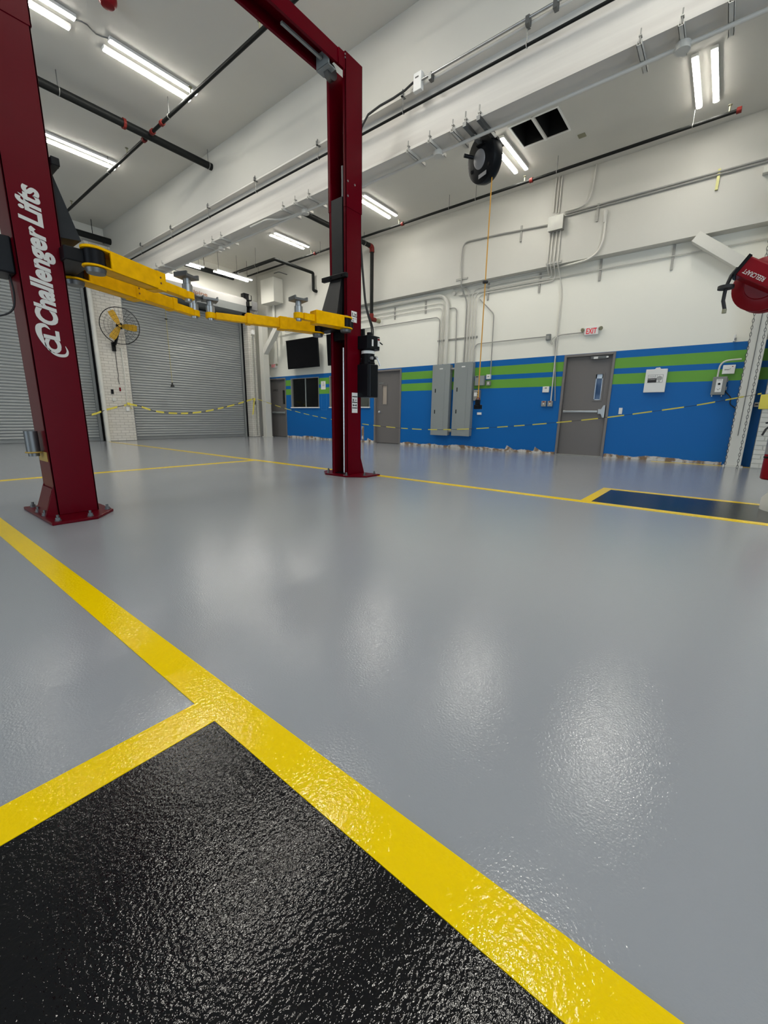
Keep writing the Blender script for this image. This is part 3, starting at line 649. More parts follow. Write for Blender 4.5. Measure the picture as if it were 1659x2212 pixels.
# black lock box and cable on the outer side of the left column
a, b = px_y(28, 512, 3.86), px_y(38, 590, 3.86)
lb = MB().box(XLo - .001, XLo - .16, Y0 + .05, Y0 + .28, a.z - .22, a.z + .01).build('lock_box', 'black_plastic', lift, bevel=.01)
MB().pipe([(XLo - .02, Y0 + .14, a.z - .22), (XLo - .012, Y0 + .13, a.z - .33), (XLo - .03, Y0 + .13, a.z - .45), (XLo - .13, Y0 + .16, a.z - .50), (XLo - .35, Y0 + .2, a.z - .46)], .006, .12, 6).build('lock_cable', 'black_rubber', lb, smooth=True)
# black guard strip on the inner edge of the left column
# decals on the right column
def decal(p0, p1, rows_):
    a, b = px_y(*p0, Y0), px_y(*p1, Y0); o = MB().box(a.x, b.x, Y0 - .0015, Y0, b.z, a.z).build('decal', 'label_white', colR); mb = MB()
    for u0, u1, v0, v1 in rows_:
        mb.box(a.x + (b.x-a.x)*u0, a.x + (b.x-a.x)*u1, Y0 - .0025, Y0 - .0015, a.z + (b.z-a.z)*v1, a.z + (b.z-a.z)*v0)
    mb.build('decal_print', 'label_black', o)
decal((759, 671), (770.5, 698), [(.12, .25, .14, .38), (.5, .58, .14, .4), (.7, .9, .18, .36), (.1, 1, .42, .50), (.3, .4, .62, .76), (.1, .45, .86, .93), (.55, .9, .6, .62), (.55, .9, .7, .72)])
decal((760, 848), (772, 892), [(.05, .95, .17, .22), (.15, .32, .30, .43), (.5, .85, .35, .38), (.05, .95, .45, .50), (.15, .85, .60, .64), (.15, .3, .57, .67), (.7, .85, .57, .67), (.05, .95, .73, .78)])
# power unit
pu = MB(); pa = px_y(768, 716, Y0 - .10)
X0 = XRo - .065; X1 = XRo + .155; yp0, yp1 = Y0 - .20, Y0 + .02
zt1 = px_y(780, 718, Y0 - .2).z; zt2 = px_y(785, 749, Y0 - .2).z; zr1 = px_y(785, 783, Y0 - .2).z; zr2 = px_y(785, 857, Y0 - .2).z
puo = MB().box(XRo, XRo + .05, Y0 - .03, Y0 + .2, zt2 - .1, zt1 - .02).build('unit_bracket', 'black_metal', lift)
MB().prism([(X0 + .03, yp0), (X1 - .02, yp0), (X1 + .04, yp0 + .05), (X1 + .04, yp1), (X0, yp1), (X0, yp0 + .04)], lambda u, v, d: (u, v, d), zt2, zt1).build('motor_case', 'black_plastic', puo, bevel=.006)
MB().cyl((X0 + .10, (yp0 + yp1)/2, zr1 - .02), (X0 + .10, (yp0+yp1)/2, zt2), .085, seg=18).build('pump_body', 'black_metal', puo, smooth=True)
MB().cyl((X0 + .06, yp0 + .05, zt1), (X0 + .06, yp0 + .05, zt1 + .035), .035, seg=12).build('filler_cap', 'black_metal', puo, smooth=True)
MB().lathe((X0 + .10, (yp0+yp1)/2, zt2 - .055), (0,0,1), [(0, .087), (.035, .087)], 24).build('rating_band', 'label_white', puo, smooth=True)
MB().prism([(X0 + .02, yp0 - .01), (X1 - .06, yp0 - .01), (X1, yp0 + .04), (X1, yp1), (X0 - .005, yp1), (X0 - .005, yp0 + .02)], lambda u, v, d: (u, v, d), zr2, zr1).prism([(X0 + .04, yp0 + .02), (X1 - .08, yp0 + .02), (X1 - .03, yp1 - .02), (X0 + .03, yp1 - .02)], lambda u, v, d: (u, v, d), zr1, zr1 + .03).build('reservoir', 'black_plastic', puo, bevel=.012)
MB().cyl((X0 + .14, yp0 - .01, zr1 + .08), (X0 + .19, yp0 - .02, zr1 - .01), .007, seg=8).cyl((X0 + .13, yp0 + .03, zr1 + .08), (X0 + .13, yp0 - .015, zr1 + .08), .02, seg=12).build('release_lever', 'chrome', puo, smooth=True)
MB().cyl((X0 + .05, yp0 + .02, zr1 + .07), (X0 + .05, yp0 - .01, zr1 + .07), .02, seg=12).build('valve_cap', 'motor_grey', puo, smooth=True)
MB().box(X0 + .045, X0 + .075, yp0 - .002, yp0 - .0005, zt2 + .03, zt1 - .05).build('unit_label', 'label_white', puo)
MB().box(X1 - .06, X1 - .022, yp0 - .002, yp0 - .0005, zt2 + .04, zt1 - .02).build('warning_label', 'label_white', puo)
MB().box(X1 - .06, X1 - .022, yp0 - .0035, yp0 - .002, zt1 - .05, zt1 - .025).build('warning_band', 'red_gloss', puo)
MB().bar((X1 + .03, yp0 + .05, zt1 - .05), (X1 + .075, yp0 + .03, zt1 - .08), .012, .012).build('switch_lever', 'black_plastic', puo)
# hoses down the outer edge of the right column and the supply cable to the box on the beam
for k, dx in enumerate((.006, .022)):
    zt_ = px_y(781, 470, Y0).z
    MB().pipe([(XRo + .012 + dx, Y0 + .05, 4.3 - k * .1), (XRo + .012 + dx, Y0 + .05, 3.0), (XRo + .03 + dx, Y0 + .02, 2.6), (XRo + .05 + dx, Y0 - .02, 2.15), (X0 + .17 + dx * 2, Y0 - .08, zt1 + .12), (X0 + .15 + dx * 2, Y0 - .09, zt1 - .01)], .009, .25, 8).build('hydraulic_hose', 'black_rubber', puo, smooth=True)

# tubular adapter hung on a bracket on the left column
a = px_y(68, 958, 3.98)
ad = thing('lift_adapter', (a.x, 3.98, a.z - .10), 'steel tube adapter held in a yellow bracket on the left column', 'lift adapter')
zb_ = px_y(76, 985, 3.98).z; zt_ = px_y(62, 931, 3.98).z; xc = px_y(70, 960, 3.98).x
MB().lathe((xc, 3.98, zb_), (0,0,1), [(0, .034), (.03, .034), (.031, .042), (zt_ - zb_, .042), (zt_ - zb_, .034), (.05, .033)], 20).build('adapter_tube', 'dark_steel', ad, smooth=True)
MB().box(xc + .02, XLo - .001, 3.95, 4.01, zb_ + .026, zb_ + .031).box(XLo - .006, XLo - .001, 3.87, 4.08, zb_ - .04, zb_ + .031).torus((xc, 3.98, zb_ + .0285), (0,0,1), .046, .006, 20, 6).build('adapter_bracket', 'adapter_bracket', ad)

# ================================================================== PIPES OVERHEAD
ZP = 5.34; YP = 8.30; XBR = 3.87; XBL = 9.06
def hanger(parent, x, y, z, r, top=ZC, axis='x'):
    MB().cyl((x, y, z + r), (x, y, top), .005, seg=6).build('hanger_rod', 'dark_steel', parent)
    along_x = axis == 'x'
    MB().torus((x, y, z), (1,0,0) if along_x else (0,1,0), r + .004, .005, 16, 5).build('hanger_ring', 'galvanised', parent, smooth=True)
tL = t = thing('sprinkler_pipe', (4, YP, ZP), 'black sprinkler piping crossing the left ceiling, thick main with thin branch', 'pipe')
MB().cyl((-4, YP, ZP), (XB - .001, YP, ZP), .058, seg=18).build('main_pipe', 'black_pipe', t, smooth=True)
for x in (px_y(268, 272, YP).x,): MB().cyl((x - .02, YP, ZP), (x + .02, YP, ZP), .074, seg=18).build('coupling', 'red_fitting', t, smooth=True)
for q in (127, 450): x = px_y(q, 187 + (q - 90) * .47, YP).x; hanger(t, x, YP, ZP, .058)
tR = t = thing('sprinkler_pipe', (7.5, YP, ZP), 'black sprinkler piping on the right ceiling with red elbows and end cap', 'pipe')
MB().cyl((XB + .251, YP, ZP), (9.58, YP, ZP), .058, seg=18).build('main_pipe', 'black_pipe', t, smooth=True)
zd = px_x(820, 681, 9.66).z
MB().pipe([(9.55, YP, ZP), (9.67, YP, ZP), (9.67, YP, ZP - .14)], .066, .09, 14).build('elbow', 'red_fitting', t, smooth=True)
MB().cyl((9.67, YP, ZP - .12), (9.67, YP, zd + .05), .05, seg=16).build('drop_pipe', 'black_pipe', t, smooth=True)
MB().pipe([(9.67, YP, zd + .08), (9.67, YP, zd - .06), (9.83, YP, zd - .06)], .062, .09, 14).build('elbow', 'red_fitting', t, smooth=True)
MB().cyl((9.80, YP, zd - .06), (XW - .001, YP, zd - .06), .055, seg=16).build('wall_stub', 'olive_plastic', t, smooth=True)
for x in (7.1, 9.35): hanger(t, x, YP, ZP, .058)
def branch(t, x, y0, y1, hangs, coups, heads, zz, copper=()):
    MB().cyl((x, y0, zz), (x, y1, zz), .026, seg=12).build('branch_pipe', 'black_pipe', t, smooth=True)
    for y in hangs: hanger(t, x, y, zz, .026, axis='y')
    for y in coups: MB().cyl((x, y - .03, zz), (x, y + .03, zz), .042, seg=14).build('coupling', 'red_fitting', t, smooth=True)
    for y in heads: MB().cyl((x, y, zz + .02), (x, y, zz + .09), .012, seg=8).cyl((x, y, zz + .105), (x, y, zz + .11), .028, seg=12).box(x - .014, x - .010, y - .003, y + .003, zz + .09, zz + .108).box(x + .010, x + .014, y - .003, y + .003, zz + .09, zz + .108).build('sprinkler_head', 'olive_plastic', t)
    return t
def yz(px, py, z): return px_z(px, py, z).y
br = branch(tL, XBR, -5, YF - .01, [yz(363, 250, ZP), yz(237, 372, ZP), 4.6, 1.6], [YP + .16, YP - .16, yz(352, 262, ZP) + .05, 13.3], [yz(400, 200, ZP), yz(275, 335, ZP), yz(550, 60, ZP), 2.0, 12.3], ZP)
br = branch(tR, XBL, .52, 13.30, [yz(1495, 262, ZP), yz(1199, 365, ZP), yz(1022, 425, ZP), yz(968, 448, ZP), yz(683, 540, ZP), yz(562, 590, ZP)], [yz(1148, 390, ZP), yz(872, 485, ZP), yz(677, 546, ZP), .55], [yz(1575, 235, ZP), yz(1133, 395, ZP), yz(860, 485, ZP), yz(668, 548, ZP)], ZP)
# black bent duct pipe in the far right corner
t = thing('drain_pipe', (9.2, 10.6, 5.0), 'black angular pipe bending twice and entering the white girder', 'pipe')
zq = 5.12
p = [px_z(497, 605, zq), px_z(597, 560, zq)]; p2 = px_x(660, 578, 9.68)
p0, p1 = V(8.22, 13.3, zq), V(8.22, 10.7, zq); p2 = V(9.66, 10.7, zq + .0); zl_ = px_x(663, 632, 9.70).z
MB().pipe([p0, p1, p2, V(9.66, 10.7, zl_), V(XG - .001, 10.7, zl_ - .0)], .045, .04, 10).build('pipe_run', 'black_pipe', t, smooth=True)
for y in (11.6, 12.6):
    MB().cyl((8.22, y, zq + .045), (8.22, y, ZC), .005, seg=6).build('hanger_rod', 'dark_steel', t)
    MB().torus((8.22, y, zq), (0,1,0), .05, .006, 16, 5).build('hanger_ring', 'galvanised', t, smooth=True)
t = MB().pipe([(2.0, 13.42, 5.20), (8.6, 13.42, 5.20)], .075, .05, 12).build('heater_tube', 'black_pipe', label='thick black pipe along the top of the shutter wall', cat='pipe', smooth=True)
for x in (3.2, 4.6, 7.6): MB().cyl((x, 13.42, 5.27), (x, 13.42, ZC), .008, seg=6).build('hanger_rod', 'black_metal', t)

# black pipe hanging under the top flange of the steel beam
XP_, ZPI = 5.01, 4.565
hp = thing('air_pipe', (XP_, 5, ZPI), 'slim black pipe hung along the steel beam face', 'pipe')
MB().cyl((XP_, YB + .1, ZPI), (XP_, YF - .05, ZPI), .016, seg=10).build('pipe_run', 'black_pipe', hp, smooth=True)
for q in ((305, 530), (370, 494), (450, 448), (552, 389), (687, 309), (871, 203), (1141, 45), (1400, -110)):
    y = px_x(*q, XB).y
    MB().cyl((XP_ - .012, y, ZPI + .016), (XP_ - .012, y, ZFL), .005, seg=6).torus((XP_, y, ZPI), (0,1,0), .02, .005, 12, 5).build('pipe_hanger', 'galvanised', hp)
    MB().box(XB - .03, XB + .04, y - .015, y + .015, ZFL - .006, ZFL - .0005).box(XB - .03, XB - .018, y - .015, y + .015, ZFL - .006, ZFL + .05).cyl((XB - .012, y, ZFL + .03), (XB - .012, y, ZFL + .075), .007, seg=8).build('beam_clamp', 'dark_steel', hp)
# conduit on the top flange with a white box, black flexible cable to the lift
a, b = px_x(893, 160, XB - .06), px_x(909, 190, XB - .06)
sb = thing('supply_box', (XB - .03, (a.y + b.y) / 2, b.z), 'white supply box on the beam flange with a black cable to the lift', 'electrical box')
MB().box(XB - .06, XB - .001, min(a.y, b.y), max(a.y, b.y), b.z, a.z).build('box_body', 'white_plastic', sb, bevel=.006)
c = V(XB - .0605, (a.y + b.y)/2, (a.z + b.z)/2); MB().box(c.x - .001, c.x, c.y - .02, c.y + .03, c.z + .035, c.z + .05).build('box_label', 'label_black', sb)
c0 = px_x(893, 178, XB - .03)
MB().sweep([c0, px_x(875, 195, 4.93), px_x(850, 212, 4.86), px_x(820, 229, 4.76), px_x(795, 248, 4.62), px_y(781, 275, 4.05), px_y(778, 300, 4.0), V(XRo + .014, Y0 + .06, 3.4), V(XRo + .014, Y0 + .06, 3.0)], .013, 8).build('flexible_cable', 'black_rubber', sb, smooth=True)
a = px_x(912, 172, XB - .05)
tc = thing('silver_conduit', (XB - .05, a.y - 1, a.z), 'shiny silver conduit running along the upper beam flange from the white box', 'conduit')
MB().cyl((XB - .05, a.y, a.z), (XB - .05, YB + .1, a.z), .014, seg=10).build('conduit_run', 'steel', tc, smooth=True)
for q in (930, 1140, 1200):
    y = px_x(q, 172 - (q - 912) * .555, XB - .05).y; MB().box(XB - .067, XB - .001, y - .02, y + .02, a.z - .05, a.z + .02).build('conduit_clamp', 'dark_steel', tc)

# struts, conduit and round boxes under the bottom flange
edge = [(669, 425.6), (640, 441), (613.7, 453.6), (480, 517), (461, 526), (444, 534.6), (353, 576), (340, 582), (884, 325), (930, 301), (980, 279), (1383.7, 87), (1474, 45), (1582, 0)]
ys = sorted([px_x(*q, XB).y for q in edge], reverse=True)
for i, y in enumerate(ys):
    t = MB().box(XB - .04, XB + .35, y - .02, y + .02, ZB - .042, ZB - .038).box(XB - .04, XB + .35, y - .02, y - .016, ZB - .042, ZB - .001).box(XB - .04, XB + .35, y + .016, y + .02, ZB - .042, ZB - .001)
    to = t.build('strut_channel', 'conduit_white', label='painted strut channel under the steel beam, %s counted from the shutters' % ORD[i], cat='strut', group='struts under the steel beam')
    MB().cyl((XB - .025, y, ZB - .03), (XB - .025, y, ZB + .09), .006, seg=6).box(XB - .035, XB + .02, y - .012, y + .012, ZB + .0305, ZB + .04).build('strut_clamp', 'galvanised', to)
XCn, ZCn = XB + .185, ZB - .062
t = thing('beam_conduit', (XCn, 4, ZCn), 'white painted conduit along the underside of the steel beam', 'conduit')
MB().cyl((XCn, YB + .1, ZCn), (XCn, 13.6, ZCn), .019, seg=10).build('conduit_run', 'conduit_white', t, smooth=True)
for q in ((945, 330), (1474, 92), (661, 458), (481, 537)):
    y = px_z(*q, ZCn).y; MB().cyl((XCn, y, ZCn - .035), (XCn, y, ZCn + .02), .062, seg=18).build('round_box', 'conduit_white', t, smooth=True)
a, b = px_z(540, 490, ZB - .03).y, px_z(655, 462, ZB - .03).y
t = MB().pipe([(XB + .02, a, ZB - .03), (XB + .02, (a*.55 + b*.45), ZB - .03), (XB + .14, b + .45, ZB - .05), (XB + .18, b, ZB - .05)], .015, .2, 8).build('beam_conduit', 'conduit_white', label='short bent conduit on the lower beam edge near the lift column', cat='conduit', smooth=True)

# ceiling details
struct(MB().box(7.74, 8.45, 3.20, 3.24, ZC - .02, ZC + .01).box(7.74, 7.77, 2.80, 3.63, ZC - .012, ZC - .001).box(8.42, 8.45, 2.80, 3.63, ZC - .012, ZC - .001).box(7.77, 8.42, 2.80, 2.83, ZC - .012, ZC - .001).box(7.77, 8.42, 3.60, 3.63, ZC - .012, ZC - .001), 'trim_11', 'white_plastic')
a = px_z(1257, 292, ZC); MB().box(a.x - .05, a.x + .06, a.y - .06, a.y + .06, ZC - .012, ZC - .0005).build('ceiling_plate', 'olive_plastic', label='small olive plate on the ceiling right of the dark hatch', cat='plate', bevel=.002)
a = px_z(232, 6, ZC - .1); t = thing('alarm_bell', (a.x, a.y, ZC - .14), 'dark red alarm dome on the ceiling at the top edge', 'alarm')
MB().lathe((a.x, a.y, ZC - .14), (0,0,1), [(0, .02), (.01, .07), (.05, .10), (.09, .105), (.10, .09)], 20).build('dome', 'red_gloss', t, smooth=True)
MB().cyl((a.x, a.y, ZC - .05), (a.x, a.y, ZC - .001), .09, seg=16).build('mount', 'galvanised', t, smooth=True)

# ================================================================== CONDUITS AND BOXES ON THE RIGHT WALL
CX = XW - .035; GX = XG - .03
def W_(px, py, x=CX): return px_x(px, py, x)
def G_(px, py): return px_x(px, py, GX)
def conduit(label, pts, r=.014, m='conduit_white', bend=.16, name='wall_conduit'):
    return MB().pipe(pts, r, bend, 8).build(name, m, label=label, cat='conduit', smooth=True)
def up(p, z): return V(p.x, p.y, z)
zpan = px_x(1000, 783, XW - .08).z
def toPanel(px, py): q = W_(px, py, XW - .075); return V(q.x, q.y, zpan - .01)
def flat(pts): return pts
a = G_(1183, 486); e = toPanel(1000, 783)
conduit('grey conduit from the galvanised junction box bending down to the right panel', [a, G_(1075, 507), G_(1001, 524), up(G_(997, 560), 4.45), V(GX, G_(997, 600).y, ZG + .1), V(GX, G_(996, 605).y, ZG - .03), V(CX, e.y + .02, ZG - .32), V(CX, e.y, ZG - .5), V(CX, e.y, e.z)], .016, 'conduit_grey')
tops = [G_(1188.5, 501), G_(1195, 501), G_(1203, 500), G_(1211, 498)]; ends = [toPanel(1010, 782), toPanel(1016, 781), toPanel(1022, 780)]
hz = [W_(1100, 609).z, W_(1100, 617).z, W_(1100, 624).z]; hz.sort(reverse=True)
for i in range(3):
    q = tops[i]; e = ends[i]
    conduit('white conduit from junction box to right panel, %s of three curving under girder' % ['left', 'middle', 'right'][i],
            [q, V(GX, q.y, ZG - .0), V(CX + .0, q.y + .02, ZG - .12), V(CX, q.y + .05, hz[i]), V(CX, e.y, hz[i]), V(CX, e.y, e.z)], .014, 'conduit_white', .22)
q = W_(1300, 470, GX); e = toPanel(1004, 783); h0 = W_(1100, 600).z
conduit('white conduit sweeping from the capped riser down under the girder to the right panel', [G_(1309, 466), G_(1303, 520), V(GX, G_(1292, 548).y, ZG + .06), V(GX, G_(1270, 562).y, ZG - .04), V(GX + .04, G_(1235, 570).y, ZG - .05), V(CX, G_(1170, 585).y, h0 + .01), V(CX, e.y + .6, h0), V(CX, e.y, h0), V(CX, e.y, e.z)], .019, 'conduit_white', .3)
p = G_(1306, 472); MB().lathe(p + V(0, -.005, -.07), (0,0,1), [(0, .022), (.02, .03), (.12, .033), (.15, .045), (.20, .045), (.22, .02)], 14).build('weather_head', 'conduit_white', label='white capped conduit fitting on the girder right of the junction box', cat='conduit fitting', smooth=True)
q = tops[3]; z1_ = W_(1211, 632); sw = W_(1190, 866)
conduit('long white conduit from the junction box down to the grey switch boxes', [q, V(GX, q.y, ZG), V(CX, q.y - .0, ZG - .15), V(CX, sw.y, z1_.z), V(CX, sw.y, sw.z)], .014, 'conduit_white', .18)
a = W_(1260, 718); conduit('conduit from the exit sign bending down to the switch boxes', [a, V(CX, W_(1200, 722).y, a.z), V(CX, W_(1197, 866).y - .02, sw.z)], .012, 'conduit_grey', .15)
a = W_(1179, 727); conduit('thin conduit from the small grey box along the wall to the right panel', [a, V(CX, W_(1026, 745).y, a.z), V(CX, W_(1026, 745).y, zpan - .02)], .012, 'conduit_grey', .13)
a = W_(1037, 647); b = W_(1067, 678); conduit('conduit slanting right then dropping to the small white outlet box', [a, V(CX, b.y, b.z), V(CX, W_(1060, 805).y, W_(1060, 808).z)], .013, 'conduit_grey', .08)
bz = W_(930, 643).z; e = toPanel(962, 786); conduit('thick white conduit curving down into the left panel', [V(CX - .03, 12.9, bz), V(CX - .03, e.y, bz), V(CX - .03, e.y, e.z)], .046, 'white_pipe', .38)
for k, (hp_, ep, nm_) in enumerate((((945, 656), (951.5, 787), 'upper'), ((943, 665.5), (948.5, 787), 'middle'), ((941, 686), (944.5, 787), 'lowest'))):
    hz_ = W_(*hp_).z; e = toPanel(*ep); conduit('thin conduit beside the thick white one above the left panel, %s of three' % nm_, [V(CX, 12.6, hz_), V(CX, e.y, hz_), V(CX, e.y, e.z)], .012, 'conduit_white' if k < 2 else 'conduit_grey', .14)
a = W_(968, 667); e = toPanel(982, 784); conduit('short grey conduit looping beside the thick one into the right panel', [a, V(CX, W_(987, 664).y, a.z), V(CX, e.y, e.z)], .013, 'conduit_grey', .14)
a = W_(1454, 553); conduit('long thin conduit along the wall below the girder', [V(CX, -.9, a.z), V(CX, W_(1140, 616).y, a.z), V(CX, W_(1000, 640).y, a.z)], .011, 'conduit_white')
a = G_(1221, 462); b = G_(1221, 467)
conduit('upper of two long conduits along the girder right of the junction box', [V(GX, a.y, a.z), V(GX, YB + .2, a.z)], .015, 'conduit_grey')
conduit('lower of two long conduits along the girder right of the junction box', [V(GX, b.y, b.z), V(GX, YB + .2, b.z)], .015, 'conduit_grey')
a = G_(1221, 457); b = G_(1288, 362); conduit('conduit from the junction box curving up to the ceiling', [V(GX, a.y, a.z), V(GX, b.y + .05, a.z + .01), V(GX, b.y, ZC - .001)], .012, 'conduit_white', .3)
for k, q in enumerate((1195.5, 1202, 1207.5)):
    y = G_(q, 455).y; conduit('vertical conduit from the junction box top to the ceiling, %s of three' % ['left', 'middle', 'right'][k], [V(GX, y, G_(q, 459).z), V(GX, y, ZC - .001)], .013, 'conduit_white')
conduit('short conduit from the wall to the far exit sign', [V(CX, W_(598, 730).y, W_(598, 730).z), V(CX, W_(598, 730).y, W_(595, 783).z)], .01, 'conduit_grey')
conduit('thin conduit along the wall beside the left television', [V(CX, W_(592, 728).y, W_(592, 728).z), V(CX, 9.3, W_(592, 728).z)], .01, 'conduit_white')

def strut(label, p, q, x):
    a, b = px_x(*p, x), px_x(*q, x); y = (a.y + b.y) / 2; xb = XW if x > XG else XG
    return MB().box(xb - .03, xb - .001, y - .02, y + .02, b.z, a.z).build('strut_channel', 'zinc_yellow' if 'yellowish' in label else 'galvanised', label=label, cat='strut', group='struts on the right wall')
def hstrut(label, p, q, x, xb):
    a, b = px_x(*p, x), px_x(*q, x); z = (a.z + b.z) / 2
    return MB().box(xb - .02, xb - .001, min(a.y, b.y), max(a.y, b.y), z - .02, z + .02).build('strut_channel', 'galvanised', label=label, cat='strut', group='struts on the right wall')
for lab, p, q, x in (('vertical strut below the girder under the junction box riser', (1298, 559), (1295.5, 606), XW - .03), ('vertical strut below the girder left of the knee brace', (1457, 528), (1450, 583), XW - .03),
                     ('vertical strut on the girder right of the junction box', (1292.6, 439), (1289, 478), XG - .03), ('yellowish strut on the girder near the right frame edge', (1555, 364), (1547, 410), XG - .03),
                     ('vertical strut on the girder left of the junction box', (1126.8, 487), (1123.9, 521.7), XG - .03), ('strut behind the curved conduits under the junction box', (1165.8, 590), (1165, 632), XW - .03),
                     ('strut behind the conduits right of the orange cord', (1053.7, 611), (1054.3, 648), XW - .03), ('strut under the thick white conduit near its bend', (919, 650), (919, 677), XW - .03), ('strut under the thick white conduit beside the red elbow', (852, 664), (853, 690), XW - .03)):
    strut(lab, p, q, x)
hstrut('horizontal strut across all conduits above the panels', (945, 737), (1031, 727), XW - .02, XW); hstrut('horizontal strut on the girder left of the orange cord', (985, 606), (1010, 599), XG - .02, XG)
hstrut('horizontal strut under the junction box conduits', (1179, 571), (1213, 563), XG - .02, XG)

def wbox(name, m, p0, p1, d, label, cat, xb=XW, bevel=.004, group=None, off=0.001):
    a, b = px_x(*p0, xb - d), px_x(*p1, xb - d)
    o = MB().box(xb - d, xb - off, a.y, b.y, a.z, b.z).build(name, m, label=label, cat=cat, bevel=bevel, group=group); return o, a, b
# galvanised junction box on the girder
a, b = px_x(1183, 500, XG - .14), px_x(1217, 462, XG - .14)
t = thing('junction_box', (XG - .07, (a.y + b.y)/2, a.z), 'large galvanised junction box on the girder where many conduits meet', 'electrical box')
MB().box(XG - .14, XG - .001, a.y, b.y, a.z, b.z).build('box_body', 'galvanised', t, bevel=.003); MB().box(XG - .147, XG - .14, a.y + .01, b.y - .01, a.z - .01, b.z + .01).build('box_cover', 'cover_grey', t, bevel=.003)
# electrical panels
def panel(label, TL, BR, group):
    dpt = .15; a, b = px_x(*TL, XW - dpt), px_x(*BR, XW - dpt); t = thing('electrical_panel', (XW - dpt/2, (a.y+b.y)/2, b.z), label, 'electrical panel', group)
    w_ = a.y - b.y; h_ = a.z - b.z
    MB().box(XW - dpt + .012, XW - .001, b.y + .008, a.y - .008, b.z + .01, a.z - .01).build('panel_body', 'panel_grey', t)
    MB().box(XW - dpt, XW - dpt + .012, b.y, a.y, b.z, a.z).build('panel_trim', 'panel_grey', t, bevel=.004)
    MB().box(XW - dpt - .006, XW - dpt, b.y + w_*.27, a.y - w_*.19, b.z + h_*.085, a.z - h_*.08).build('panel_door', 'panel_grey', t, bevel=.002)
    for f in (.36, .66):
        MB().box(XW - dpt - .012, XW - dpt - .006, a.y - w_*.24, a.y - w_*.19 - .002, a.z - h_*f - .05, a.z - h_*f + .05).build('door_latch', 'black_plastic', t)
    MB().box(XW - dpt - .0015, XW - dpt, (a.y+b.y)/2 - .05, (a.y+b.y)/2 + .05, a.z - h_*.065, a.z - h_*.05).build('panel_tag', 'label_white', t)
    return a, b
pa1, pb1 = panel('tall grey electrical panel, left of the pair', (935, 789), (965.5, 941), 'grey electrical panels'); pa2, pb2 = panel('tall grey electrical panel, right of the pair beside small boxes', (982, 784), (1012.6, 942.7), 'grey electrical panels')
for z, nm_ in ((pa1.z - .12, 'upper'), (pb1.z + .12, 'lower')):
    MB().lathe((XW - .08, pa2.y - .007, z), (0, 1, 0), [(0, .04), (.02, .04), (.021, .03), (pb1.y - pa2.y - .008, .03), (pb1.y - pa2.y - .007, .04), (pb1.y - pa2.y + .014, .04)], 14).build('pipe_nipple', 'galvanised', label='%s silver pipe nipple joining the two grey panels' % nm_, cat='pipe fitting', smooth=True)
# small boxes right of the panels
o, a, b = wbox('control_box', 'panel_grey', (1025, 833), (1046, 811), .09, 'grey control box behind the orange cord right of the panels', 'electrical box'); MB().box(XW - .0915, XW - .09, a.y - .09, a.y - .02, b.z - .035, b.z - .015).build('box_label', 'label_black', o)
o, a, b = wbox('outlet_box', 'white_plastic', (1050, 819), (1059.5, 808.5), .06, 'upper small white outlet box under the thin conduit', 'electrical box'); c = (a + b) / 2; MB().box(XW - .0615, XW - .06, c.y - .02, c.y + .02, c.z - .01, c.z + .015).build('box_print', 'print_grey', o)
o, a, b = wbox('outlet_box', 'galvanised', (1050, 832.5), (1059, 823), .06, 'lower small steel outlet box with two sockets', 'electrical box'); c = (a + b) / 2; MB().box(XW - .063, XW - .06, c.y - .012, c.y + .012, c.z - .025, c.z + .025).build('socket_plate', 'white_plastic', o)
o, a, b = wbox('disconnect_switch', 'galvanised', (1021.5, 865), (1036, 842), .09, 'silver disconnect box with white label below the grey control box', 'switch'); w_, h_ = a.y - b.y, b.z - a.z
MB().box(XW - .092, XW - .09, a.y - w_*.12, a.y - w_*.6, a.z + h_*.4, a.z + h_*.75).build('box_label', 'label_white', o)
for k in range(3): MB().cyl((XW - .09, b.y + w_*.2, a.z + h_*(.3 + .23*k)), (XW - .11, b.y + w_*.2, a.z + h_*(.3 + .23*k)), .016, seg=10).build('button', 'black_plastic', o)
o, a, b = wbox('wall_plate', 'label_white', (1030, 896), (1039.5, 891), .03, 'small white plate under the hanging cord plug', 'plate')
o, a, b = wbox('thermostat', 'white_plastic', (1171, 848), (1186.5, 834.5), .03, 'white thermostat left of the exit door', 'thermostat', bevel=.01); MB().box(XW - .0315, XW - .03, a.y - .05, b.y + .05, b.z - .05, b.z - .02).build('display', 'print_grey', o)
for k, (p0, p1, nm_) in enumerate((((1168.5, 878), (1179.5, 866), 'left'), ((1182, 878), (1193.5, 866), 'right'))):
    o, a, b = wbox('switch_box', 'galvanised', p0, p1, .05, '%s of two small grey switch boxes under the thermostat' % nm_, 'switch', group='switch boxes'); c = (a + b) / 2
    MB().box(XW - .06, XW - .05, c.y - .008, c.y + .008, c.z - .015, c.z + .015).build('toggle', 'white_plastic', o); MB().box(XW - .0515, XW - .05, c.y - .025, c.y + .025, b.z - .03, b.z - .012).build('switch_mark', 'red_gloss', o)
o, a, b = wbox('relay_box', 'box_grey', (1178.5, 735), (1189, 721), .07, 'small grey box at the end of the thin wall conduit', 'electrical box'); c = (a + b) / 2; MB().box(XW - .073, XW - .07, c.y - .02, c.y + .03, a.z + .02, b.z - .03).build('box_cover', 'conduit_grey', o)
conduit('thin wire loop hanging under the small grey box', [V(CX, W_(1200, 727).y, W_(1200, 727).z), W_(1192, 733), W_(1189, 742), W_(1194, 745), W_(1192, 738)], .005, 'conduit_grey', .03)
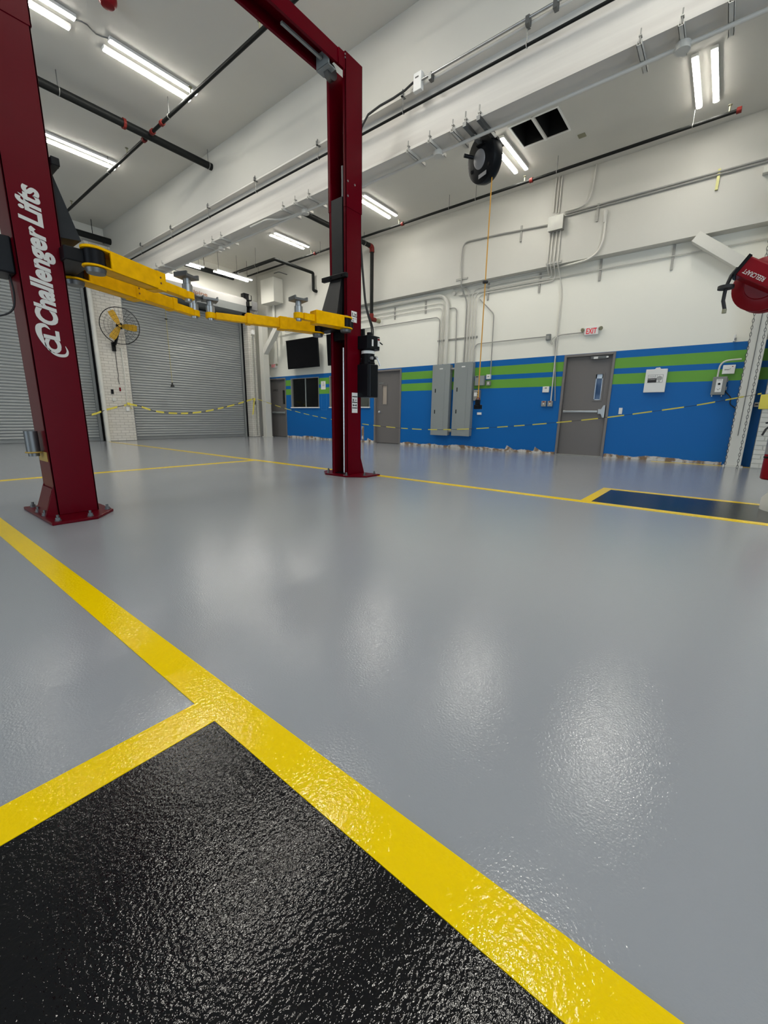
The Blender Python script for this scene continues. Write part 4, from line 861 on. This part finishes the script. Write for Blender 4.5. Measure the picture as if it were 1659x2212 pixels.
o, a, b = wbox('light_switch', 'white_plastic', (1335.5, 894.5), (1345, 881), .012, 'white light switch right of the exit door', 'switch', bevel=.003); c = (a + b) / 2; MB().box(XW - .018, XW - .012, c.y - .012, c.y + .012, c.z - .03, c.z + .03).build('rocker', 'white_plastic', o)
# exit signs
def exit_sign(label, p0, p1, lamps):
    d_ = .07; a, b = px_x(*p0, XW - d_), px_x(*p1, XW - d_); t = thing('exit_sign', (XW - .035, (a.y+b.y)/2, a.z), label, 'exit sign', 'exit signs'); w_ = a.y - b.y; h_ = b.z - a.z
    MB().box(XW - d_, XW - .001, b.y, a.y, a.z, b.z).build('sign_box', 'white_plastic', t, bevel=.012)
    text_mb('EXIT', V(XW - d_ - .001, a.y - w_*.14, a.z + h_*.17), WALLX, WALLZ, h_*.66, bold=.02, width=w_*.74).build('lettering', 'sign_red', t)
    for sg, yy in ((1, a.y + .035), (-1, b.y - .035)):
        MB().lathe((XW - .06, yy, b.z - h_*.3), (-.8, sg*.5, -.25), [(-.03, .015), (-.015, .035), (.015, .040), (.02, .036)], 16).build('lamp_head', 'olive_plastic', t, smooth=True)
exit_sign('white exit sign with red letters above the right grey door', (1261, 725), (1294, 703.5), 1); exit_sign('small white exit sign with red letters above the far grey door', (585.5, 795.5), (596, 785), 1)
# white cabinet with printed label
d_ = .07; a, b = px_x(1389, 848, XW - d_), px_x(1443, 796, XW - d_); w_, h_ = a.y - b.y, b.z - a.z
t = thing('wall_cabinet', (XW - .035, (a.y+b.y)/2, a.z), 'white wall cabinet with a black printed label on the blue wall', 'cabinet')
MB().box(XW - d_, XW - .001, b.y, a.y, a.z, b.z).build('cabinet_body', 'white_plastic', t, bevel=.006)
MB().prism([(.40, 0), (.46, .025), (.62, .03), (.68, 0)], lambda u, v, d: (XW - d, a.y - w_*u, b.z + v), .005, d_ - .004).build('top_catch', 'white_plastic', t)
x_ = XW - d_; lb = MB().box(x_ - .0015, x_, a.y - w_*.13, a.y - w_*.84, a.z + h_*.42, a.z + h_*.76).build('cabinet_label', 'print_grey', t)
MB().box(x_ - .0025, x_ - .0015, a.y - w_*.145, a.y - w_*.545, a.z + h_*.61, a.z + h_*.745).box(x_ - .0025, x_ - .0015, a.y - w_*.56, a.y - w_*.82, a.z + h_*.435, a.z + h_*.745).build('label_field', 'label_white', lb)
MB().box(x_ - .003, x_ - .0016, a.y - w_*.14, a.y - w_*.545, a.z + h_*.425, a.z + h_*.60).box(x_ - .0035, x_ - .0025, a.y - w_*.46, a.y - w_*.475, a.z + h_*.62, a.z + h_*.735).build('label_bar', 'label_black', lb)
text_mb('DANGER', V(x_ - .0026, a.y - w_*.165, a.z + h_*.645), WALLX, WALLZ, h_*.06, width=w_*.27).build('label_heading', 'print_grey', lb)
text_mb('FOR EMERGENCY', V(x_ - .0031, a.y - w_*.155, a.z + h_*.535), WALLX, WALLZ, h_*.035, width=w_*.36).build('label_text', 'label_white', lb)
MB().lathe((x_ - .0025, a.y - w_*.68, a.z + h_*.60), (-1, 0, 0), [(0, .045), (.001, .045)], 16).prism([(.62, .44), (.74, .44), (.68, .50)], lambda u, v, d: (x_ - .0025 - d, a.y - w_*u, a.z + h_*v), 0, .001).build('label_picture', 'conduit_grey', lb)
# door operator boxes near the right post
d_ = .12; a, b = px_x(1534, 853, XW - d_), px_x(1572, 813, XW - d_); w_, h_ = a.y - b.y, b.z - a.z
t = thing('operator_box', (XW - .06, (a.y+b.y)/2, a.z), 'grey door operator box with a white keyplate near the right post', 'electrical box')
MB().box(XW - d_, XW - .001, b.y, a.y, a.z, b.z).build('box_body', 'box_grey', t, bevel=.006)
kp = MB().box(XW - d_ - .002, XW - d_, a.y - w_*.27, a.y - w_*.72, a.z + h_*.15, a.z + h_*.87).build('key_plate', 'label_white', t)
MB().cyl((XW - d_ - .002, a.y - w_*.5, a.z + h_*.6), (XW - d_ - .012, a.y - w_*.5, a.z + h_*.6), .018, seg=14).build('key_switch', 'black_plastic', kp)
MB().prism([(-.025, .01), (0, -.02), (.03, .02), (.022, .024), (0, -.008), (-.02, .015)], lambda u, v, d: (XW - d_ - d, a.y - w_*.5 - u, a.z + h_*.30 + v), .0021, .003).build('arrow_mark', 'print_grey', kp)
text_mb('DOOR', V(XW - d_ - .0022, a.y - w_*.36, a.z + h_*.78), WALLX, WALLZ, .022, width=w_*.28).build('lettering', 'print_grey', kp)
for u in (.1, .8): MB().cyl((XW - .05, a.y - w_*u, a.z), (XW - .05, a.y - w_*u, a.z - .03), .012, seg=8).build('cable_gland', 'steel', t)
for u in (.35, .8): MB().box(XW - d_ + .03, XW - d_ + .06, b.y - .018, b.y, a.z + h_*u - .03, a.z + h_*u + .03).build('hinge', 'box_grey', t)
d_ = .06; a2, b2 = px_x(1559, 808, XW - d_), px_x(1590, 787.5, XW - d_); w2, h2 = a2.y - b2.y, b2.z - a2.z
o = MB().box(XW - d_, XW - .001, b2.y, a2.y, a2.z, b2.z).build('timer_box', 'white_plastic', label='white timer box with dark lettering above the grey operator box', cat='electrical box', bevel=.006)
text_mb('timer7', V(XW - d_ - .001, a2.y - w2*.15, a2.z + h2*.42), WALLX, WALLZ, h2*.18, bold=.02, shear=.1, width=w2*.5).build('lettering', 'print_grey', o)
MB().box(XW - d_ - .001, XW - d_, a2.y - w2*.72, a2.y - w2*.82, a2.z + h2*.76, a2.z + h2*.86).build('red_mark', 'red_gloss', o)
conduit('grey conduit arching from the operator box towards the right post', [V(XW - .05, a.y - w_*.28, b.z - .01), V(XW - .05, a.y - w_*.30, b2.z + .08), V(XW - .05, -.05, b2.z + .09)], .014, 'white_pipe', .2)
conduit('black cable drooping from the operator box to the right post', [V(XW - .04, b.y + .03, a.z + .1), W_(1580, 860), W_(1575, 872), W_(1590, 883)], .008, 'black_rubber', .08)
o, a, b = wbox('wall_siren', 'white_plastic', (1583, 738), (1591, 722), .06, 'small white alarm on the wall above the blue stripe', 'alarm', bevel=.01); MB().box(XW - .0615, XW - .06, a.y - .015, a.y - .045, a.z + .02, a.z + .06).build('speaker', 'print_grey', o)
o, a, b = wbox('outlet_box', 'galvanised', (1617, 868), (1634, 845), .05, 'grey outlet box between the right post and the brick pier', 'electrical box', xb=XW)
o, a, b = wbox('outlet_plate', 'label_white', (1628, 879), (1641, 869), .03, 'white outlet plate below the grey box at the brick pier', 'outlet'); c = (a + b)/2; MB().box(XW - .032, XW - .03, c.y - .02, c.y + .02, c.z - .01, c.z + .01).build('socket', 'label_black', o)
o, a, b = wbox('wall_sensor', 'white_plastic', (579.5, 815), (582.5, 811), .06, 'tiny white sensor above the far grey door', 'sensor', bevel=.005)
# notice on the wall, patch near the right column
o, a, b = wbox('paper_notice', 'label_white', (693.5, 841.5), (703, 823), .003, 'white paper notice right of the office window', 'notice', bevel=0); w_, h_ = a.y - b.y, b.z - a.z
mb = MB().box(XW - .0036, XW - .003, a.y - w_*.45, a.y - w_*.6, a.z + h_*.72, a.z + h_*.84)
for k in range(4): mb.box(XW - .0036, XW - .003, a.y - w_*(.25 + .03*k), a.y - w_*.8, a.z + h_*(.40 + .07*k), a.z + h_*(.425 + .07*k))
mb.build('notice_print', 'print_grey', o)
o, a, b = wbox('bare_patch', 'rubble', (781, 950), (786, 921), .004, 'bare plaster patch low on the wall behind the right lift column', 'patch', bevel=0)

# televisions
def tv(label, y0, y1, z0, z1, tilt):
    t = thing('television', (XW - .15, (y0+y1)/2, z0), label, 'television', 'wall televisions'); xa = XW - .30
    MB().hexa([(xa + tilt, y0, z0), (xa + tilt + .05, y0, z0), (xa + tilt + .05, y1, z0), (xa + tilt, y1, z0), (xa, y0, z1), (xa + .05, y0, z1), (xa + .05, y1, z1), (xa, y1, z1)]).build('tv_body', 'black_plastic', t, bevel=.006)
    e = .02; f_ = lambda z: xa + tilt * (1 - (z - z0) / (z1 - z0)) - .0015
    MB().add([(f_(z0+e), y0+e, z0+e), (f_(z0+e), y1-e, z0+e), (f_(z1-e), y1-e, z1-e), (f_(z1-e), y0+e, z1-e)], [(0,1,2,3)]).build('screen', 'screen', t)
    MB().box(xa + .08, XW - .001, (y0+y1)/2 - .1, (y0+y1)/2 + .1, (z0+z1)/2 - .15, (z0+z1)/2 + .15).build('wall_bracket', 'black_metal', t)
xt = XW - .29; ta, tb = px_x(620, 797.5, xt), px_x(685.5, 728, xt); tv('black television on the wall left of the lift column', tb.y, ta.y, px_x(652, 794.5, xt).z, px_x(652, 731, xt).z, .05)
tc_ = px_x(706, 788, xt); tv('black television mostly hidden behind the right lift column', tc_.y - (ta.y - tb.y), tc_.y, px_x(652, 794.5, xt).z, px_x(652, 731, xt).z, .05)
# white cabinet high on the far end of the right wall
a, b = px_x(555, 662, 9.42), px_x(590, 597, 9.42)
t = thing('service_enclosure', (9.6, (a.y+b.y)/2, a.z), 'large white enclosure high in the far right corner with a pipe below', 'cabinet')
MB().box(9.42, XG - .001, b.y, min(a.y, 13.1), px_x(590, 651, 9.42).z, b.z).build('enclosure_body', 'white_wall', t, bevel=.01)
q = px_x(583, 655, 9.6); MB().cyl((9.75, q.y, px_x(583, 738, 9.75).z), (9.75, q.y, px_x(590, 651, 9.42).z), .05, seg=14).build('down_pipe', 'white_pipe', t, smooth=True)
MB().pipe([V(9.5, b.y + .05, b.z + .12), V(9.5, b.y - .2, b.z + .12), V(XG - .002, b.y - .25, b.z + .10)], .014, .06).build('conduit', 'dark_steel', t, smooth=True)
# ================================================================== HANGING THINGS
# black cord reel under the beam with the orange cord
rc = px_x(1047, 345, 5.50); n_ = V(-.90, .38, -.20).normalized()
t = thing('cord_reel', (rc.x, rc.y, rc.z - .3), 'black cord reel on the steel beam with hanging orange cord', 'cord reel')
MB().lathe(rc + n_ * .085, -n_, [(0, .11), (.005, .13), (.008, .215), (.02, .245), (.05, .255), (.12, .255), (.15, .245), (.17, .21), (.175, 0)], 36).build('reel_case', 'black_plastic', t, smooth=True)
MB().lathe(rc + n_ * .079, n_, [(0, .105), (.012, .10), (.016, .09), (.016, 0)], 28).build('reel_hub', 'motor_grey', t, smooth=True)
ra, rb = MB().frame(n_)
for k in range(3):
    q = rc + n_ * .076 + (ra * math.cos(k*2.1 + .4) + rb * math.sin(k*2.1 + .4)) * .18; MB().cyl(q, q + n_ * .008, .02, seg=10).build('case_screw', 'black_metal', t)
q = rc + n_ * .078 + V(0,0,-1) * .19 + V(-.3, -.8, 0).normalized() * .06; MB().obox(q, V(-.38, -.9, 0).normalized() * .07, V(0,0,1) * .022, n_ * .003).build('reel_label', 'motor_grey', t)
q = rc + n_ * .10 + V(0,0,1) * .06 + V(.3, .9, 0).normalized() * .10; MB().cyl(q, q + n_ * .10 + V(0, .04, .03), .022, seg=10).build('reel_handle', 'black_plastic', t, smooth=True)
ys_ = [px_x(1007, 266.6, XB).y, px_x(1036.7, 254, XB).y]
for k, y in enumerate(ys_): MB().box(XB - .04, XB + .56, y - .022, y + .022, ZB - .045, ZB - .001).build('mount_strut', 'dark_steel', t); MB().cyl((XB - .02, y, ZB - .03), (XB - .02, y, ZB + .11), .008, seg=6).box(XB - .03, XB + .02, y - .015, y + .015, ZB + .031, ZB + .045).build('mount_clamp', 'galvanised', t)
MB().box(XB + .36, XB + .56, min(ys_) - .05, max(ys_) + .05, ZB - .056, ZB - .046).obox(rc + V(0, 0, .26), V(.05, 0, 0), V(0, .10, 0), V(0, 0, max(.02, (ZB - .05 - rc.z - .26)))).build('mount_yoke', 'black_metal', t)
cx_ = px_x(1063, 376, rc.x); cz = px_x(1036, 855, cx_.x)
ct = V(cx_.x, cx_.y, rc.z - .12); ce = V(cx_.x, cx_.y, px_x(1034, 860, cx_.x).z)
MB().cyl(ct, ce, .0075, seg=8).build('cord', 'cord_orange', t, smooth=True)
zb_ = px_x(1048, 609, cx_.x).z; MB().lathe((cx_.x, cx_.y, zb_ - .02), (0,0,1), [(0, .02), (.008, .036), (.028, .036), (.036, .02)], 16).build('cord_stop', 'black_rubber', t, smooth=True)
pl_ = MB().torus(ce + V(0, 0, -.01), (1, 0, 0), .018, .006, 14, 6).build('cord_loop', 'red_gloss', t)
MB().box(ce.x - .025, ce.x + .025, ce.y - .03, ce.y + .03, ce.z - .09, ce.z - .02).box(ce.x - .035, ce.x + .035, ce.y - .055, ce.y + .04, ce.z - .15, ce.z - .09).build('cord_plug', 'black_plastic', t, bevel=.006)

# red hose reel and fire extinguisher on the white column at the right edge
XRr = 4.75
rc = px_x(1652, 616, XRr); rr = .27
t = thing('hose_reel', (XRr, rc.y, rc.z - rr), 'red hose reel at the right frame edge with a black hose', 'hose reel')
sc_ = abs(px_x(1652, 672, XRr).z - rc.z); rr = sc_
dv = V(rc.x, rc.y, 0).normalized()                         # roughly the line of sight in plan
ax_ = V(-.92, .20, -.05).normalized()
MB().lathe(rc + ax_ * .10, -ax_, [(0, rr * .55), (.012, rr * .58), (.02, rr * .95), (.03, rr), (.045, rr), (.05, rr * .9), (.06, rr * .4), (.17, rr * .4), (.18, rr * .95), (.21, rr), (.215, 0)], 40).build('reel_drum', 'red_gloss', t, smooth=True)
MB().lathe(rc - ax_ * .03, ax_, [(-.12, rr * .75), (.08, rr * .75)], 28).build('wound_hose', 'black_rubber', t, smooth=True)
sd = V(0, 1, 0)
g0 = px_x(1603, 578, XRr - .16); g1 = px_x(1690, 616, XRr - .16)
MB().bar(g0, g1, .16, abs(px_x(1620, 552, XRr).z - px_x(1620, 592, XRr).z), (1, 0, 0) if False else (0, 0, 1)).build('guide_arm', 'red_gloss', t, bevel=.012)
dr = (g1 - g0).normalized(); uz = dr.cross(V(-1, 0, 0)).normalized()
if uz.z < 0: uz = -uz
l0 = px_x(1655, 600, XRr - .245); text_mb('REELCRAFT', l0 - uz * .0 + V(-.0, 0, 0), -dr if dr.y < 0 else dr, -uz, .032, bold=.01, width=.16).build('lettering', 'lettering_white', t)
MB().obox(g0, V(.09, 0, 0), dr * .012, uz * .075).build('hose_mouth', 'black_metal', t)
hp_ = [g0 + dr * .02, px_x(1592, 580, XRr - .16), px_x(1580, 595, XRr - .16), px_x(1572, 612, XRr - .16), px_x(1566, 630, XRr - .16), px_x(1562, 650, XRr - .16), px_x(1565, 668, XRr - .16)]
MB().sweep(hp_, .013, 8).build('hose', 'black_rubber', t, smooth=True)
q = px_x(1568, 621, XRr - .16); MB().cyl(q - V(0, 0, .012), q + V(0, 0, .012), .055, seg=16).build('hose_stop', 'black_rubber', t, smooth=True)
q = hp_[-1]; MB().cyl(q, q - V(0, 0, .03), .016, seg=10).build('hose_end', 'olive_plastic', t, smooth=True)
MB().box(XRr + .06, 5.0, rc.y - .10, rc.y - .02, rc.z - .05, rc.z + .05).bar((4.96, rc.y - .06, rc.z), (5.08, -.412, rc.z), .08, .1).build('wall_arm', 'red_gloss', t)
XE = 4.80
a = px_x(1640, 1034, XE); b = px_x(1654, 925, XE); er = .085; ey = a.y - er
t = thing('fire_extinguisher', (XE, ey, a.z), 'red fire extinguisher at the right frame edge', 'fire extinguisher')
zh = b.z - a.z
MB().lathe((XE, ey, a.z), (0,0,1), [(0, .075), (.01, er), (zh * .86, er), (zh * .95, er * .75), (zh * 1.0, .03), (zh * 1.04, .03)], 24).build('cylinder', 'red_gloss', t, smooth=True)
MB().lathe((XE, ey, a.z + zh * .50), (0,0,1), [(0, er + .001), (zh * .36, er + .001)], 24).build('label_band', 'motor_grey', t, smooth=True)
MB().lathe((XE, ey, a.z + zh * .42), (0,0,1), [(0, er + .003), (.015, er + .003)], 24).build('strap', 'black_metal', t, smooth=True)
text_mb('ABC', V(XE - er - .002, ey + .055, a.z + zh * .68), WALLX, WALLZ, .03, bold=.03, width=.11).build('lettering', 'lettering_white', t)
MB().cyl((XE, ey, a.z + zh * 1.04), (XE, ey, a.z + zh * 1.15), .022, seg=10).bar((XE, ey - .02, a.z + zh * 1.14), (XE - .03, ey + .12, a.z + zh * 1.10), .02, .012).build('valve_handle', 'black_metal', t)
MB().sweep([(XE - .02, ey + .02, a.z + zh * 1.08), (XE - .05, ey + .08, a.z + zh * 1.08), (XE - .06, ey + .115, a.z + zh * .98), (XE - .06, ey + .13, a.z + zh * .86)], .008, 8).build('hose', 'black_rubber', t, smooth=True)
MB().bar((XE + .05, ey - .05, a.z + .2), (4.985, -.475, a.z + .2), .04, .2).build('wall_hook', 'red_gloss', t)

# hoist chain in front of the right post: interlocked links joined in one mesh
def chain_pts(p, q, n): return [p + (q - p) * i / n for i in range(n + 1)]
XH = 9.45
top1, top2 = px_x(1644, 500, XH), px_x(1668, 500, XH); bot = px_x(1578, 1026, XH)
ya, yb = px_x(1606, 800, XH).y, px_x(1635, 800, XH).y
zt_ = ZG + .15; path = chain_pts(V(XH, ya, zt_), V(XH, ya, bot.z + .12), 78); r_ = (ya - yb) / 2
path += [V(XH, (ya + yb)/2 + r_ * math.cos(u), bot.z + .12 - .10 * math.sin(u)) for u in [math.pi * k / 8 for k in range(1, 8)]]
path += chain_pts(V(XH, yb, bot.z + .12), V(XH, yb, zt_), 78)
mb = MB()
for i in range(len(path) - 1):
    p, q = path[i], path[i+1]; d = (q - p).normalized(); s_ = V(1, 0, 0) if i % 2 else V(1, 0, 0).cross(d)
    s_ = (s_ - d * s_.dot(d)).normalized(); c = (p + q) / 2; L2 = (q - p).length * .62
    mb.sweep([c + d * L2 * math.sin(u) + s_ * .013 * math.cos(u) for u in [2*math.pi*k/8 for k in range(8)]], .0038, 4, True)
t = thing('hoist_chain', (XH, (ya+yb)/2, bot.z), 'long steel hoist chain loop hanging in front of the right post', 'chain')
o = mb.build('chain_links', 'dark_steel', t, kind='stuff')
MB().cyl((XH - .04, (ya+yb)/2, zt_ + .0), (XH + .04, (ya+yb)/2, zt_), (ya-yb)/2 + .012, seg=24).box(XH - .05, XH + .06, (ya+yb)/2 - .03, (ya+yb)/2 + .03, zt_, zt_ + .2).bar((XH, (ya+yb)/2, zt_ + .15), (XG + .02, (ya+yb)/2, zt_ + .15), .05, .05).build('chain_wheel', 'dark_steel', t)

# wall fan on the brick pier
fc = px_y(259, 704, 13.12); fr = (px_y(299, 706, 13.12) - px_y(218, 702, 13.12)).length / 2
fn = (V(0, 0, 1.2) - fc + V(1.0, 0, 0)).normalized(); fa, fb = MB().frame(fn)
t = thing('wall_fan', (fc.x, fc.y, fc.z - fr), 'round black guard wall fan with yellow blades on the brick pier', 'fan')
g = MB()
for k, (off, rad) in enumerate(((.0, 1), (.05, .98), (.075, .80), (.085, .6), (.092, .4), (.095, .2), (-.05, .98), (-.09, .75), (-.10, .45))):
    g.torus(fc + fn * off, fn, fr * rad, .007 if k == 0 else .0022, 36, 4)
for i in range(28):
    u = 2 * math.pi * i / 28; e = fa * math.cos(u) + fb * math.sin(u)
    g.sweep([fc + fn * .096 + e * fr * .1, fc + fn * .09 + e * fr * .5, fc + fn * .07 + e * fr * .85, fc + e * fr, fc - fn * .08 + e * fr * .8, fc - fn * .10 + e * fr * .3], .0018, 3)
g.build('fan_guard', 'black_metal', t)
for k in range(3):
    u0 = math.radians(57 + 120 * k); e = fa * math.cos(u0) + fb * math.sin(u0); p_ = fn.cross(e)
    pts = []
    for s_, w_, tw in ((.10, .06, .03), (.35, .105, .03), (.7, .12, .02), (.86, .10, .015)):
        for sg in (-1, 1): pts.append(fc + e * fr * s_ + p_ * fr * w_ * sg * 1.5 + fn * tw * sg)
    vs = pts + [p - fn * .006 for p in pts]; f2 = []
    for i in range(3): f2 += [(2*i, 2*i+1, 2*i+3, 2*i+2), (8+2*i, 8+2*i+2, 8+2*i+3, 8+2*i+1), (2*i, 2*i+2, 8+2*i+2, 8+2*i), (2*i+1, 8+2*i+1, 8+2*i+3, 2*i+3)]
    f2 += [(0, 8, 9, 1), (6, 7, 15, 14)]
    MB().add(vs, f2).build('fan_blade', 'fan_yellow', t)
MB().cyl(fc + fn * .03, fc - fn * .04, .035, seg=14).build('fan_hub', 'fan_yellow', t, smooth=True)
MB().cyl(fc - fn * .06, fc - fn * .22, .085, seg=18).build('fan_motor', 'black_metal', t, smooth=True)
br_ = fc - fn * .16; MB().bar(br_, (br_.x - .12, 13.40, fc.z - fr * 1.0), .05, .05).box(br_.x - .17, br_.x - .09, 13.44, 13.519, fc.z - fr * 1.35, fc.z - fr * .85).bar((br_.x - .13, 13.40, fc.z - fr), (br_.x - .13, 13.5, fc.z - fr * 1.1), .05, .06).build('fan_bracket', 'black_metal', t)
# cord and small boxes under the fan
yp = 13.50
MB().sweep([px_y(248, 750, yp), px_y(253, 795, yp), px_y(256, 812, yp - .02), px_y(255, 818, yp), px_y(258, 830, yp)], .007, 6).build('fan_cord', 'black_rubber', label='thin black cord hanging below the wall fan', cat='cord', smooth=True)
def pbox(name, m, p0, p1, d, label, cat):
    a, b = px_y(*p0, yp), px_y(*p1, yp); return MB().box(a.x, b.x, 13.519 - d, 13.519, b.z, a.z).build(name, m, label=label, cat=cat, bevel=.004)
pbox('switch_box', 'black_plastic', (239.5, 841), (245.5, 851), .05, 'small black switch box low on the brick pier', 'switch')
pbox('pull_switch', 'red_gloss', (257.5, 837), (261.5, 845), .03, 'small red pull switch at the end of the fan cord', 'switch')
pbox('outlet_box', 'white_pipe', (242, 859), (250, 866), .04, 'white painted outlet on the brick pier under the black switch', 'outlet')
pbox('outlet_box', 'white_plastic', (271.5, 879), (279.5, 888), .05, 'white outlet box on the brick pier at the tape knot', 'outlet')
MB().sweep([px_y(261, 752, yp), px_y(268, 800, yp), px_y(273, 850, yp), px_y(275, 880, yp)], .012, 6).build('pier_conduit', 'white_pipe', label='white conduit down the front of the brick pier', cat='conduit', smooth=True)
# conduit by the corner of the left ceiling
conduit('white conduit rising to the ceiling in the left far corner', [px_y(240, 487, 13.80), px_y(246, 530, 13.80), px_y(248, 545, 13.80)], .02, 'conduit_grey')
conduit('dark bent conduit beside the fascia in the left far corner', [px_y(222, 525, 13.79), px_y(239, 509, 13.79), px_y(244, 545, 13.79)], .018, 'dark_steel', .04)
# pull rope on the right shutter
yr = 13.72; a, b = px_y(359, 690, yr), px_y(370, 830, yr)
t = thing('pull_rope', (a.x, yr, b.z), 'thin yellow pull rope hanging in front of the right shutter', 'rope')
MB().cyl((a.x, yr, b.z), (a.x, yr, a.z + .5), .006, seg=6).build('rope', 'rope_yellow', t)
MB().lathe((a.x, yr, b.z - .08), (0,0,1), [(0, .06), (.02, .06), (.08, .025), (.13, .015)], 12).build('rope_weight', 'black_rubber', t, smooth=True)
MB().lathe((a.x, yr, a.z - .01), (0,0,1), [(0, .015), (.02, .05), (.03, .05)], 12).build('rope_stop', 'black_rubber', t, smooth=True)
# conduits on the second pier
for k, (q, m_) in enumerate(((549, 'white_pipe'), (552.5, 'conduit_grey'), (555, 'white_pipe'))):
    p = px_y(q, 850, 13.47); conduit('thin vertical conduit on the corner brick pier, %s of three' % ['left', 'middle', 'right'][k], [V(p.x, 13.475, .05), V(p.x, 13.475, 3.5)], .012, m_)
p = px_y(546, 718, 13.44); MB().box(p.x - .05, p.x + .05, 13.40, 13.499, p.z - .07, p.z + .07).build('pier_box', 'white_plastic', label='small white box high on the corner brick pier', cat='electrical box', bevel=.008)

# ================================================================== CAUTION TAPE
def tape(label, pts, wd=.045, rep=.36, n=90):
    pts = [V(p) for p in pts]; sm = []
    for i in range(len(pts) - 1):
        p0, p1, p2, p3 = pts[max(i-1,0)], pts[i], pts[i+1], pts[min(i+2,len(pts)-1)]
        for k in range(14):
            u = k / 14; sm.append(.5 * ((2*p1) + (p2-p0)*u + (2*p0-5*p1+4*p2-p3)*u*u + (3*p1-p0-3*p2+p3)*u**3))
    sm.append(pts[-1]); dist = [0]
    for i in range(1, len(sm)): dist.append(dist[-1] + (sm[i] - sm[i-1]).length)
    def at(s):
        for i in range(1, len(sm)):
            if dist[i] >= s: u = (s - dist[i-1]) / max(1e-6, dist[i] - dist[i-1]); return sm[i-1] + (sm[i] - sm[i-1]) * u
        return sm[-1]
    mb = MB(); s = 0; T = dist[-1]; k = 0
    while s < T - 1e-4:
        ln = rep * (.62 if k % 2 == 0 else .38) * random.uniform(.8, 1.2); e = min(T, s + ln); mb.m(k % 2)
        for j in range(2):
            a, b = at(s + (e - s) * j / 2), at(s + (e - s) * (j + 1) / 2); d = (b - a).normalized(); nn = V(d.y, -d.x, 0).normalized() * .0006; h = V(0, 0, wd / 2 * (1 if k % 2 == 0 else .3)) + V(nn) * 6
            mb.hexa([a - h - nn, b - h - nn, b - h + nn, a - h + nn, a + h - nn, b + h - nn, b + h + nn, a + h + nn])
        s = e; k += 1
    return mb.build('caution_tape', ['tape_yellow', 'tape_black'], label=label, cat='caution tape', group='caution tape')
XT = 9.40
tape('long yellow and black caution tape sagging along the blue wall', [px_y(556, 862, 13.15), px_x(622, 884, XT), px_x(700, 903, XT), px_x(800, 918, XT), px_x(900, 927, XT), px_x(1000, 927, XT), px_x(1100, 921, XT), px_x(1200, 913, XT), px_x(1300, 903, XT), px_x(1400, 890, XT), px_x(1500, 876, XT), px_x(1600, 858, XT + .2), px_x(1645, 850, 9.66)], .023, .46)
yt = 13.42
tp2 = tape('yellow caution tape sagging in front of the right shutter', [px_y(279, 873, yt), px_y(300, 877, yt), px_y(340, 889, yt), px_y(390, 893, yt), px_y(440, 889, yt), px_y(500, 876, yt), px_y(549, 861, yt)], .05, .4)
tape('yellow caution tape from the left lift column to the brick pier', [px_y(100, 900, yt - .2), px_y(190, 897, yt - .1), px_y(230, 885, yt), px_y(273, 874.5, yt)], .05, .5)
for k, q in enumerate(((278, 872), (549, 862))):
    p = px_y(*q, 13.44); MB().box(p.x - .04, p.x + .04, 13.42, 13.46, p.z - .04, p.z + .03).bar((p.x, 13.43, p.z), (p.x + (.06 if k == 0 else -.10), 13.42, p.z - (.15 if k == 0 else .55)), .05, .01).build('tape_knot', 'tape_yellow', tp2)
p = px_y(551, 868, 13.46); MB().box(p.x - .05, p.x + .03, 13.465, 13.499, p.z - .10, p.z + .02).build('tape_spool', 'black_rubber', label='black tape holder on the corner brick pier', cat='tape holder', bevel=.01)
p = px_x(1651, 868, 9.66); MB().box(9.655, 9.68, p.y - .12, p.y + .06, p.z - .12, p.z + .12).build('tape_bundle', 'tape_yellow', label='bunched yellow tape on the right brick pier', cat='caution tape', bevel=.01)

# ================================================================== SMALL EXTRAS
a = px_x(1647, 374, XG - .1); MB().box(XG - .10, XG - .001, a.y - .5, a.y, a.z, a.z + .10).build('girder_unit', 'white_pipe', label='pale unit on the girder at the right frame edge', cat='electrical box', bevel=.008)
o, a, b = wbox('wall_horn', 'conduit_white', (990, 639), (1000, 629), .07, 'small pale box under the girder left of the orange cord', 'electrical box')
c = px_x(981, 634, XW - .05); MB().lathe((XW - .001, c.y, c.z), (-1, 0, 0), [(0, .035), (.04, .035), (.05, .05), (.06, .045), (.06, 0)], 14).build('horn_bell', 'conduit_white', o, smooth=True)
a, b = px_x(694.5, 886, XW), px_x(705.5, 852, XW)
MB().box(XW - .002, XW - .0005, a.y - .012, a.y, a.z, b.z).box(XW - .002, XW - .0005, b.y, b.y + .012, a.z, b.z).box(XW - .002, XW - .0005, b.y, a.y, a.z, a.z + .012).build('tape_outline', 'pale_tape', label='faint taped outline on the blue wall below the paper notice', cat='tape')
